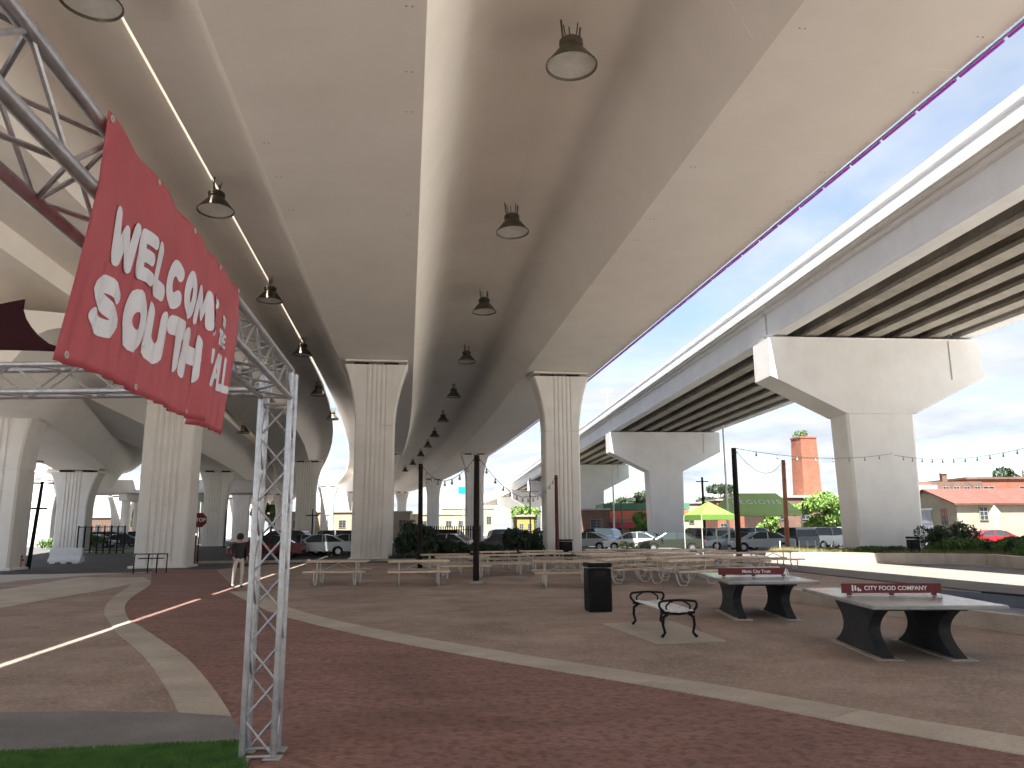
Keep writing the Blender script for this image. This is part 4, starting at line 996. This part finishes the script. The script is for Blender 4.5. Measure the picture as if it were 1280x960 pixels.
car('dark blue car under the third hammerhead pier', 745, 74, 'suv', BLU, 150)
car('white saloon left of the second hammerhead pier', 790, 62, 'sedan', WHT, 172)
car('blue car behind the white saloon', 808, 76, 'sedan', BLU, 10)
car('olive saloon in front of the second hammerhead pier', 838, 58, 'sedan', (.035, .04, .03), 178)
car('grey car right of the second hammerhead pier', 872, 66, 'suv', GRY, 95)
car('silver car left of the leaning brown post', 893, 64, 'suv', SIL, 100)
car('white car beneath the lime tent', 905, 80, 'suv', WHT, 5)
car('pale blue saloon behind the leaning brown post', 917, 62, 'sedan', (.35, .42, .5), 170)
car('white car under the green tent', 944, 72, 'suv', WHT, 8)
car('pale car right of the leaning brown post', 950, 58, 'sedan', SIL, 175)
car('dark car behind the rust brown post', 990, 62, 'suv', GRY, 100)
car('silver pickup-like car left of the large hammerhead pier', 1035, 64, 'suv', SIL, 20)
car('white car half hidden behind the large hammerhead pier', 1058, 70, 'suv', WHT, 15)
car('bright red car parked before the cream warehouse', 1243, 64, 'sedan', RED, -4)
car('small white car beside the far road on the left', 184, 110, 'sedan', WHT, 20)

# ------------------------------------------------------------------ buildings
def building(label, origin, rz, cat='building'): return empty('building', label, cat, tuple(origin), rz)
# cream warehouse: local x along the long wall (to the right), local y away
wh = empty('warehouse', 'cream stucco warehouse with terracotta roof and grey garage door', 'building', tuple(gx(1199, 80)), R(0))
LX, LY, EV, AP = 34, 11.5, 4.0, 5.6
mb = MB(); mb.rings([[Vector((x, 0, 0)), Vector((x, LY, 0)), Vector((x, LY, EV)), Vector((x, LY / 2, AP)), Vector((x, 0, EV))] for x in (0, LX)]); mb.build('walls', M_CREAM, wh)
for sg in (0, 1):
    y0, y1 = (-.35, LY / 2) if sg == 0 else (LY + .35, LY / 2)
    zl = EV - .12
    n = 17
    for k in range(n):
        x0, x1 = -.35 + k * (LX + .7) / n, -.35 + (k + 1) * (LX + .7) / n
        mb = MB(); mb.rings([[Vector((x0 + .01, y0, zl)), Vector((x0 + .01, y1, AP + .05)), Vector((x0 + .01, y1, AP + .22)), Vector((x0 + .01, y0, zl + .17))], [Vector((x1 - .01, y0, zl)), Vector((x1 - .01, y1, AP + .05)), Vector((x1 - .01, y1, AP + .22)), Vector((x1 - .01, y0, zl + .17))]]); mb.build('roof_panel', M_TERRA, wh)
mb = MB(); mb.box((-.03, 6.6, 1.75), (.08, 3.6, 3.5)); dr = mb.build('garage_door', M_GREYD, wh)
for k in range(6): mb = MB(); mb.box((-.075, 6.6, .4 + k * .56), (.02, 3.5, .04)); mb.build('door_rib', M_GREYD, dr)
mb = MB(); mb.box((-.05, 6.6, 3.6), (.1, 4.0, .2)); mb.build('lintel', M_WHITEP, wh)
def win(par, c, size, axis, m=M_WINDOW, nx=2, ny=3):
    # axis 'x' = wall facing -x, 'y' = wall facing -y
    w_, h = size; c = Vector(c)
    sz = (.06, w_, h) if axis == 'x' else (w_, .06, h)
    mb = MB(); mb.box(c, sz); o = mb.build('window', m, par)
    off = Vector((-.05, 0, 0)) if axis == 'x' else Vector((0, -.05, 0)); fr = MB()
    for z, hh in ((-h / 2, .1), (h / 2, .1)): fr.box(c + off + Vector((0, 0, z)), (.06, w_ + .1, hh * .7) if axis == 'x' else (w_ + .1, .06, hh * .7))
    for k in range(nx + 1):
        t = -w_ / 2 + w_ * k / nx; fr.box(c + off * .9 + (Vector((0, t, 0)) if axis == 'x' else Vector((t, 0, 0))), (.05, .07, h) if axis == 'x' else (.07, .05, h))
    for k in range(1, ny): fr.box(c + off * .8 + Vector((0, 0, -h / 2 + h * k / ny)), (.04, w_, .05) if axis == 'x' else (w_, .04, .05))
    fr.build('frame', M_FRAME, o); return o
win(wh, (-.02, 2.4, 2.7), (1.0, 1.7), 'x'); win(wh, (2.7, -.02, 3.0), (.8, 1.3), 'y'); win(wh, (11, -.02, 3.0), (.8, 1.3), 'y'); win(wh, (18, -.02, 3.0), (.8, 1.3), 'y')
# brick building behind
bb2 = empty('building', 'wide flat roofed orange brick building behind the warehouse', 'building', tuple(gx(1216, 112)), 0)
mb = MB(); mb.box((25, 10, 4.2), (50, 20, 8.4)); mb.build('walls', M_BRICK, bb2)
mb = MB(); mb.box((25, 10, 8.55), (50.4, 20.4, .3)); mb.build('parapet', M_BRICKD, bb2)
for k in range(7): win(bb2, (3 + k * 5.2, -.02, 6.6), (1.6, 1.5), 'y')
for x in (2, 14): mb = MB(); mb.tube([(x, 3, 8.6), (x, 3, 12.2)], .07, 6); mb.build('antenna', M_GALV, bb2)
mb = MB(); mb.bev((9.5, -.3, 4.9), (13, .5, .3), .05); mb.build('canopy', M_WHITEP, bb2)
bb3 = empty('building', 'darker brown brick block left of the orange brick building', 'building', tuple(gx(1140, 110)), 0)
mb = MB(); mb.box((5.5, 6, 4.0), (11, 11, 8.0)); mb.build('walls', M_BRICKD, bb3)
mb = MB(); mb.box((1.4, .6, 6.9), (4.6, 3.0, 1.1)); mb.build('roof_unit', M_WHITEP, bb3)
for x in (2.3, 6.9): mb = MB(); mb.box((x, 3, 8.6), (.7, .7, 1.3)); ch = mb.build('chimney', M_BRICKD, bb3); mb = MB(); mb.box((x, 3, 9.32), (.9, .9, .14)); mb.build('chimney_cap', M_BAND, ch)
for k in range(4): win(bb3, (5.4 + k * 1.5, -.02, 6.6), (.8, 1.3), 'y')
# chimney stack
chm = empty('chimney_stack', 'tall square orange brick chimney with weeds growing on top', 'chimney', tuple(gx(1013, 118)), R(12))
mb = MB()
mb.rings([[Vector((x * q, y * q, z)) for x, y in ((-1, -1), (1, -1), (1, 1), (-1, 1))] for q, z in ((1.62, 0), (1.45, 9), (1.33, 15.1))]); mb.build('shaft', M_BRICK, chm)
mb = MB(); mb.box((0, 0, 15.2), (2.8, 2.8, .25)); mb.build('coping', M_BRICK, chm)
link('weeds', leaf_mesh('weeds', [(-.7, 0, 15.9, .9, .7, .5), (.3, .2, 16.0, .7, .7, .6), (-1.3, .1, 15.6, .5, .5, .3)], 420, .14, M_LEAF, 4), chm)
for z in (3, 6, 9, 12): mb = MB(); mb.box((0, 0, z), (3.12 - z * .025, 3.12 - z * .025, .12)); mb.build('iron_band', M_BRICKD, chm)
lowb = empty('building', 'low flat brown brick building at the foot of the chimney', 'building', tuple(gx(972, 108)), 0)
mb = MB(); mb.box((7, 5, 2.9), (17, 10, 5.8)); mb.build('walls', M_BRICKD, lowb); mb = MB(); mb.box((7, 5, 5.95), (17.4, 10.4, .3)); mb.build('parapet', M_BAND, lowb)
for k in range(5): win(lowb, (1 + k * 3, -.02, 3.6), (1.2, 1.6), 'y')
apt = empty('building', 'brick apartment block with rows of windows behind the leaning post', 'building', tuple(gx(905, 135)), 0)
mb = MB(); mb.box((6, 6, 3.2), (14, 12, 6.4)); mb.build('walls', M_BRICK, apt); mb = MB(); mb.box((6, 6, 6.5), (14.4, 12.4, .25)); mb.build('parapet', M_BAND, apt)
for fl in range(2):
    for k in range(6): win(apt, (0 + k * 2.3, -.02, 1.7 + fl * 2.9), (1.0, 1.5), 'y')
stf = empty('storefront', 'striped storefront with green roof edge and orange band, far behind the white saloon', 'building', tuple(gx(776, 120)), 0)
mb = MB(); mb.box((4, 5, 1.9), (13, 10, 3.8)); mb.build('walls', M_CREAM, stf); mb = MB(); mb.box((4, 4.9, 5.0), (13.3, 10.3, 1.0)); mb.build('roof_edge', mat('store_green', (.06, .16, .10, 1), (.08, .2, .12, 1), scale=2, rough=.6), stf)
mb = MB(); mb.box((4, -.1, 3.75), (13.1, .2, 1.3)); mb.build('fascia_sign', mat('store_orange', (.62, .13, .07, 1), (.68, .18, .10, 1), scale=2, rough=.6), stf)
mb = MB(); mb.box((0.5, -.2, 2.2), (4, .2, .9)); mb.build('awning', mat('store_red', (.5, .05, .07, 1), rough=.6), stf)
for k in range(4): win(stf, (-.6 + k * 2.9, -.02, 1.5), (2.0, 1.8), 'y')
for lab, px, fw, w_, h, m in (('far pale tan building between the piers', 553, 230, 22, 6, M_CREAM), ('far brownish building beside the teal sign', 585, 240, 16, 8.0, M_CREAM), ('far yellow shed between shrub and fluted pier', 657, 120, 2.6, 3.6, M_YEL), ('far grey commercial building above the left lot', 437, 170, 26, 5.5, M_CREAM),
                            ('pale long building beyond the left fence', 60, 190, 60, 5, M_BRICKD), ('red brick wall block between fluted pier and third hammerhead pier', 729, 115, 8, 4.4, M_BRICKD), ('far cream building right of the second hammerhead pier', 875, 145, 15, 6.2, M_CREAM)):
    b = empty('building', lab, 'building', tuple(gx(px, fw)), R(4)); mb = MB(); mb.box((0, 4, h / 2), (w_, 8, h)); mb.build('walls', m, b)
    mb = MB(); mb.box((0, 4, h + .12), (w_ + .4, 8.4, .24)); mb.build('parapet', M_BAND, b)
    n = max(2, int(w_ / 3.2))
    for k in range(n): win(b, (-w_ / 2 + w_ * (k + .5) / n, -.02, h * .55), (w_ / n * .45, h * .28), 'y')

# ------------------------------------------------------------------ canopy tents
def tent(label, c, W, D, zE, zP, ridge, m, rz, txt=None):
    r = empty('canopy_tent', label, 'tent', tuple(c), rz)
    for sx_ in (-1, 1):
        for sy_ in (-1, 1): mb = MB(); mb.tube([(sx_ * W / 2, sy_ * D / 2, 0), (sx_ * W / 2, sy_ * D / 2, zE)], .03, 6); mb.build('leg', M_GALV, r)
    a = [Vector((sx_ * W / 2, sy_ * D / 2, zE)) for sx_, sy_ in ((-1, -1), (1, -1), (1, 1), (-1, 1))]
    t = [Vector((-ridge, 0, zP)), Vector((ridge, 0, zP))]
    mb = MB(); mb.add(a + t + [p - Vector((0, 0, .35)) for p in a], [(0, 1, 5, 4), (1, 2, 5), (2, 3, 4, 5), (3, 0, 4), (0, 1, 7, 6), (1, 2, 8, 7), (2, 3, 9, 8), (3, 0, 6, 9)])
    o = mb.build('canopy', m, r); so = o.modifiers.new('s', 'SOLIDIFY'); so.thickness = .03
    if txt:
        me = text_mesh(txt, .85, .004, 'lettering', M_WHITEP, spacing=1.25); t_ = link('lettering', me, o)
        sl = math.atan2(zP - zE, D / 2); t_.rotation_euler = (sl, 0, 0); t_.location = (-.2, -D / 2 * .55 - .05, zE + (zP - zE) * .45 + .06)
        mb = MB(); e = Matrix.Rotation(sl, 3, 'X'); cpt = Vector((-W * .30, -D / 2 * .27, zE + (zP - zE) * .73 + .06))
        for k in range(3): q = [Vector((-.6 + k * .4, -.15, 0)), Vector((-.2 + k * .4, -.15, 0)), Vector((-.4 + k * .4, .3, 0))]; mb.add([cpt + e @ p for p in q], [(0, 1, 2)])
        mb.build('emblem', M_WHITEP, o)
    return r
tent('long dark green canopy tent with white lettering', gx(944, 66), 6.3, 4.2, 3.05, 4.6, 2.0, M_GREENT, R(4), 'REGIONS')
tent('small lime green canopy tent left of the dark green one', gx(887, 54), 2.5, 2.5, 2.62, 3.52, .03, M_LIME, R(15))

# ------------------------------------------------------------------ poles, signs, fences, racks, barrier
def pole(name, label, px, fw, h, r, m, cat, arms=(), lean=0):
    ro = empty(name, label, cat, tuple(gx(px, fw))); mb = MB(); mb.tube([(0, 0, 0), (lean, 0, h)], [r, r * .7], 8); mb.build('pole', m, ro, smooth=60)
    for (z, L, rr) in arms: mb = MB(); mb.tube([(-L + lean * z / h, 0, z), (L + lean * z / h, 0, z)], rr, 6); mb.build('crossarm', m, ro)
    return ro
pole('light_pole', 'thin grey light pole behind the leaning brown post', 911, 60, 9.6, .09, M_GALV, 'pole')
pole('utility_pole', 'dark utility pole between the second hammerhead pier and the tents', 881, 88, 7.4, .17, M_POST, 'pole', ((6.9, .7, .06),))
pole('utility_pole', 'utility pole with crossarms at far centre', 663, 120, 9.5, .13, M_POST, 'pole', ((7.4, 1.3, .06), (6.7, 1.0, .06)))
pole('light_pole', 'tall thin light mast rising behind the outer girder', 764, 210, 40, .25, M_GALV, 'pole', ((39.2, 1.6, .5),))
pole('light_pole', 'grey lamp post beside the third hammerhead pier', 768, 100, 9.5, .13, M_GALV, 'pole')
pole('light_pole', 'dark lamp post before the striped storefront', 778, 70, 4.2, .08, M_DARKM, 'pole')
pole('light_pole', 'thin flood light mast behind the brown brick block', 1147, 125, 12.6, .12, M_GALV, 'pole', ((12.3, .9, .2), (11.8, .7, .12)))
pole('street_post', 'dark leaning post with a crossarm near the leftmost pier', 40, 37.5, 4.15, .10, M_DARKM, 'post', ((2.85, .42, .05),), .25)
pole('street_post', 'dark slim post with crossarm right of the truss tower', 390, 62, 3.4, .07, M_DARKM, 'post', ((2.9, .5, .05),))
pole('light_pole', 'dark lamp post behind the far pier on the left', 281, 80, 3.9, .08, M_DARKM, 'pole')
pole('light_pole', 'pale lamp post above the silver cars', 409, 75, 3.2, .06, M_GALV, 'pole', ((3.1, .25, .05),))
tp = pole('sign_pole', 'thin pole with a small teal sign between the far piers', 579, 175, 9.8, .10, M_GALV, 'sign'); mb = MB(); mb.bev((0, -.15, 10.4), (2.2, .12, 1.5), .2); mb.build('sign_panel', M_TEAL, tp)
# stop sign
ss = pole('stop_sign', 'red octagonal stop sign beside the fluted pier behind the banner', 249, 41, 2.15, .04, M_DARKM, 'sign')
mb = MB(); oc = [(.40 * math.cos(R(22.5 + 45 * k)), .40 * math.sin(R(22.5 + 45 * k))) for k in range(8)]
mb.extrude([(x, -.045, 2.3 + z) for x, z in oc], (0, -.02, 0)); pl = mb.build('plate', M_STOP, ss)
me = text_mesh('STOP', .27, .002, 'lettering', M_WHITE, offset=.004); t = link('lettering', me, pl); t.rotation_euler = (R(90), 0, 0); t.location = (0, -.069, 2.3)
rp = empty('sign_board', 'dark red narrow board standing behind the fluted pier by the stop sign', 'sign', tuple(gx(242, 42)))
mb = MB(); mb.bev((0, 0, .75), (.38, .12, 1.5), .02); mb.build('panel', M_STOP, rp); mb = MB(); mb.bev((0, 0, 1.85), (.42, .14, .45), .03); mb.build('head', M_WHITEP, rp); mb = MB(); mb.tube([(0, 0, 1.5), (0, 0, 1.65)], .03, 6); mb.build('stem', M_DARKM, rp)
# diamond road sign by the warehouse
ds_ = pole('road_sign', 'diamond road sign seen from behind, before the warehouse wall', 1247, 70, 2.4, .04, M_GALV, 'sign')
mb = MB(); mb.extrude([(0, .05, 2.2), (.55, .05, 2.9), (0, .05, 3.6), (-.55, .05, 2.9)], (0, .02, 0)); mb.build('plate', M_GALV, ds_); mb = MB(); mb.box((0, .05, 1.85), (.5, .02, .35)); mb.build('plaque', M_GALV, ds_)
# hydrant
hy = empty('fire_hydrant', 'red hydrant at the foot of the leftmost pier', 'hydrant', tuple(gx(28, 37)))
mb = MB(); mb.lathe([(.16, 0), (.16, .05), (.11, .07), (.11, .55), (.14, .57), (.14, .62), (.11, .66), (.07, .76), (0, .80)], n=14); mb.build('barrel', M_HYD, hy, smooth=40)
for a in (-1, 1): mb = MB(); mb.tube([(0, 0, .45), (.19 * a, 0, .45)], .055, 8); mb.build('outlet', M_HYD, hy)
# jersey barrier
jb = empty('traffic_barrier', 'pale concrete traffic barrier in front of the left ramp pier', 'barrier', tuple(gx(86, 44)), R(6))
pr = [(-.3, .08), (-.3, .2), (-.12, .42), (-.08, .85), (.08, .85), (.12, .42), (.3, .2), (.3, .08)]
mb = MB(); mb.extrude([(-.85, y, z) for y, z in pr], (1.7, 0, 0)); mb.build('body', M_WHITEP, jb)
for x in (-.6, 0, .6): mb = MB(); mb.box((x, 0, .04), (.3, .56, .08)); mb.build('foot', M_WHITEP, jb)
# black rail fence on the far left
fn = empty('rail_fence', 'black steel fence along the verge between the left piers', 'fence', tuple(gx(100, 64)))
fi = -gx(100, 64); fa, fb = gx(98, 64), gx(156, 62)
for k in range(8): q = fa.lerp(fb, k / 7) + fi; mb = MB(); mb.tube([q, q + Vector((0, 0, 2.2))], .06, 6); mb.build('post', M_DARKM, fn)
for z in (.25, 2.1): mb = MB(); mb.tube([fa + fi + Vector((0, 0, z)), fb + fi + Vector((0, 0, z))], .035, 6); mb.build('rail', M_DARKM, fn)
for k in range(40): q = fa.lerp(fb, (k + .5) / 40) + fi; mb = MB(); mb.tube([q + Vector((0, 0, .25)), q + Vector((0, 0, 2.1))], .012, 4); mb.build('picket', M_DARKM, fn)
# slat fence behind the hedge
fn2 = empty('picket_fence', 'dark picket fence behind the hedge, below the teal sign', 'fence', tuple(gx(560, 62))); fi = -gx(560, 62); fa, fb = gx(508, 64), gx(600, 60)
for k in range(34): q = fa.lerp(fb, k / 33) + fi; mb = MB(); mb.box(q + Vector((0, 0, 1.0)), (.09, .03, 2.0)); mb.build('picket', M_DARKM, fn2)
for z in (.3, 1.7): mb = MB(); mb.tube([fa + fi + Vector((0, .04, z)), fb + fi + Vector((0, .04, z))], .03, 6); mb.build('rail', M_DARKM, fn2)
# grey planter behind the bin
gpn = empty('planter_box', 'grey concrete planter box behind the picnic tables', 'planter', tuple(gp(790, 703))); mb = MB(); mb.bev((0, .5, .35), (1.7, .9, .7), .03); mb.build('box', M_BLUEC, gpn)
link('foliage', leaf_mesh('foliage', [(-.3, .5, .85, .4, .3, .25), (.3, .5, .85, .4, .3, .22)], 500, .06, M_LEAFL, 9), gpn)
# bike racks
br = empty('bike_rack', 'black bike rack frame beside the fluted pier behind the banner', 'bike rack', tuple(gp(184, 717)), R(10))
for x in (-.55, .0, .35): mb = MB(); mb.tube(cmr([(x, 0, 0), (x, 0, .7), (x + .03, 0, .80)], 2), .028, 8); mb.build('upright', M_DARKM, br)
for z, a, b in ((.80, -.6, .75), (.62, -.4, .6)): mb = MB(); mb.tube([(a, 0, z), (b, .1, z)], .025, 6); mb.build('top_rail', M_DARKM, br)
mb = MB(); mb.tube([(.72, .1, 0), (.72, .1, .8)], .025, 6); mb.build('upright', M_DARKM, br)
hoop = MB(); hoop.tube(cmr([(-.33, 0, 0), (-.33, 0, .55), (-.22, 0, .82), (0, 0, .92), (.22, 0, .82), (.33, 0, .55), (.33, 0, 0)], 3), .03, 6); hm = hoop.mesh('hoop', [M_GALV], 50)
for i, px in enumerate((974, 998, 1008, 1018, 1030, 1041)):
    h = empty('bike_hoop', '%s galvanised bike hoop of the row right of the rust brown post' % ordn[i] if i else 'galvanised bike hoop left of the rust brown post', 'bike rack', tuple(gx(px, 47 + .3 * i)), R(70), 'bike hoops'); link('tube', hm, h)
# bollard-like wheel stops / kerb at the lot
kb = tag(bpy.data.objects.new('lot_kerb', None), kind='structure'); COL.objects.link(kb)
for i in range(24):
    d0 = F(-12 + i * 1.2, 44.3 + .04 * i); d1 = F(-12 + (i + 1) * 1.2 - .02, 44.3 + .04 * (i + 1)); e = Vector((0, .2, 0))
    mb = MB(); mb.prism([d0, d1, d1 + e, d0 + e], 0, .14); mb.build('kerb_stone', M_BAND, kb)
sheet('hedge_bed', [F(-12, 44.6), F(14, 45.6), F(14, 49.5), F(-12, 47)], .012, M_SOIL)
tag(blades('ground_cover', [F(-1, 44.8), F(11, 45.4), F(11, 48.5), F(-1, 47)], 9000, .1, .4, M_LEAFD, z=.01, wd=.02), 'dark low ground cover between the lot kerb and the hedge', 'ground cover', kind='stuff')

# ------------------------------------------------------------------ person
def person(label, pos, h, rz):
    r = empty('person', label, 'person', tuple(pos), rz)
    k = h / 1.7
    J = [(0, 0, .93), (0, .03, 1.15), (0, .05, 1.38), (0, .03, 1.47), (0, -.02, 1.60), (0, -.03, 1.68),
         (.19, .04, 1.38), (.25, .02, 1.12), (.22, -.14, .92), (.21, -.20, .84), (-.19, .04, 1.38), (-.25, .04, 1.12), (-.20, -.12, .93), (-.19, -.18, .85),
         (.10, 0, .90), (.11, -.02, .50), (.11, .03, .09), (.11, -.10, .03), (-.10, 0, .90), (-.13, .05, .50), (-.14, .12, .09), (-.14, 0, .03)]
    E = [(0, 1), (1, 2), (2, 3), (3, 4), (4, 5), (2, 6), (6, 7), (7, 8), (8, 9), (2, 10), (10, 11), (11, 12), (12, 13), (0, 14), (14, 15), (15, 16), (16, 17), (0, 18), (18, 19), (19, 20), (20, 21)]
    RD = [.15, .14, .15, .055, .10, .07, .065, .05, .04, .035, .065, .05, .04, .035, .09, .065, .045, .04, .09, .065, .045, .04]
    me = bpy.data.meshes.new('body'); me.from_pydata([tuple(k * c for c in j) for j in J], E, []); o = link('body', me, r)
    o.modifiers.new('skin', 'SKIN')
    if not me.skin_vertices: 
        bm = bmesh.new(); bm.from_mesh(me); bm.verts.layers.skin.verify(); bm.to_mesh(me); bm.free()
    for v, rd in zip(me.skin_vertices[0].data, RD): v.radius = (rd * k, rd * k * .85)
    me.skin_vertices[0].data[0].use_root = True
    o.modifiers.new('sub', 'SUBSURF').levels = 2; o.modifiers['sub'].render_levels = 2
    dg = bpy.context.evaluated_depsgraph_get(); dg.update(); em = bpy.data.meshes.new_from_object(o.evaluated_get(dg))
    o.modifiers.clear(); o.data = em; em.materials.clear()
    for m in (M_CLOTHD, M_CLOTHL, M_SKIN): em.materials.append(m)
    for p in em.polygons:
        p.use_smooth = True; z = p.center.z / k; x = abs(p.center.x) / k
        p.material_index = 2 if (z > 1.44 or (z < 1.0 and x > .155 and p.center.y < -.08 * k) ) else (1 if z < .93 and z > .08 else 0)
    hb = MB(); hb.lathe([(0, .13), (.07, .115), (.105, .06), (.112, 0), (.10, -.05), (.085, -.07)], c=(0, .015 * k, 1.62 * k), n=14); hb.build('hair', M_CLOTHD, r, smooth=60)
    return r
person('person in a dark top and pale trousers standing left of the truss tower', gp(297, 735), 1.62, R(35))

# ------------------------------------------------------------------ farther ramps and piers on the left
far = empty('distant_overpass', 'distant straight overpass on round columns seen between the left piers', 'overpass', tuple(gx(70, 105)), R(6))
for k in range(6):
    mb = MB(); mb.box((-22 + k * 9.0, 0, 7.1), (8.96, 7.5, .7)); mb.build('deck_span', M_BRC, far)
    mb = MB(); mb.box((-22 + k * 9.0, -3.9, 7.75), (8.96, .25, 1.3)); mb.build('parapet', M_BRC, far)
    mb = MB(); mb.bev((-26.5 + k * 9.0, 0, 6.2), (1.1, 7.0, 1.0), .05); mb.build('cap_beam', M_BRC, far)
    for y in (-2.2, 2.2): mb = MB(); mb.lathe([(.55, 0), (.55, 5.7)], c=(-26.5 + k * 9.0, y, 0), n=16, caps=True); mb.build('column', M_PIER, far, smooth=40)
for lab, px, fw, zt in (('pale far pier just left of the stop sign pier group', 300, 125, 9.2), ('slim far pier under the left ramp, right of the person', 322, 165, 9.2), ('pale pier left of the truss tower in the far row', 290, 185, 9.5), ('far pier in the sky gap left of the straight ahead pier', 432, 190, 11.0), ('far pier behind the silver cars', 408, 150, 10.2), ('small far pier beside the distant overpass', 150, 120, 7.2), ('pale far pier between the leftmost pier and the barrier', 52, 92, 7.6)):
    pier(lab, gx(px, fw), zt, R(10))
for i, (px, fw) in enumerate(((120, 86), (138, 92), (152, 88), (172, 96))):
    car(['white car behind the black fence on the far left', 'grey car behind the black fence, second from the barrier', 'dark car behind the right end of the black fence', 'silver car beyond the far road bend'][i], px, fw, ('sedan', 'suv')[i % 2], (WHT, GRY, BLK, SIL)[i], 5 + 20 * i)
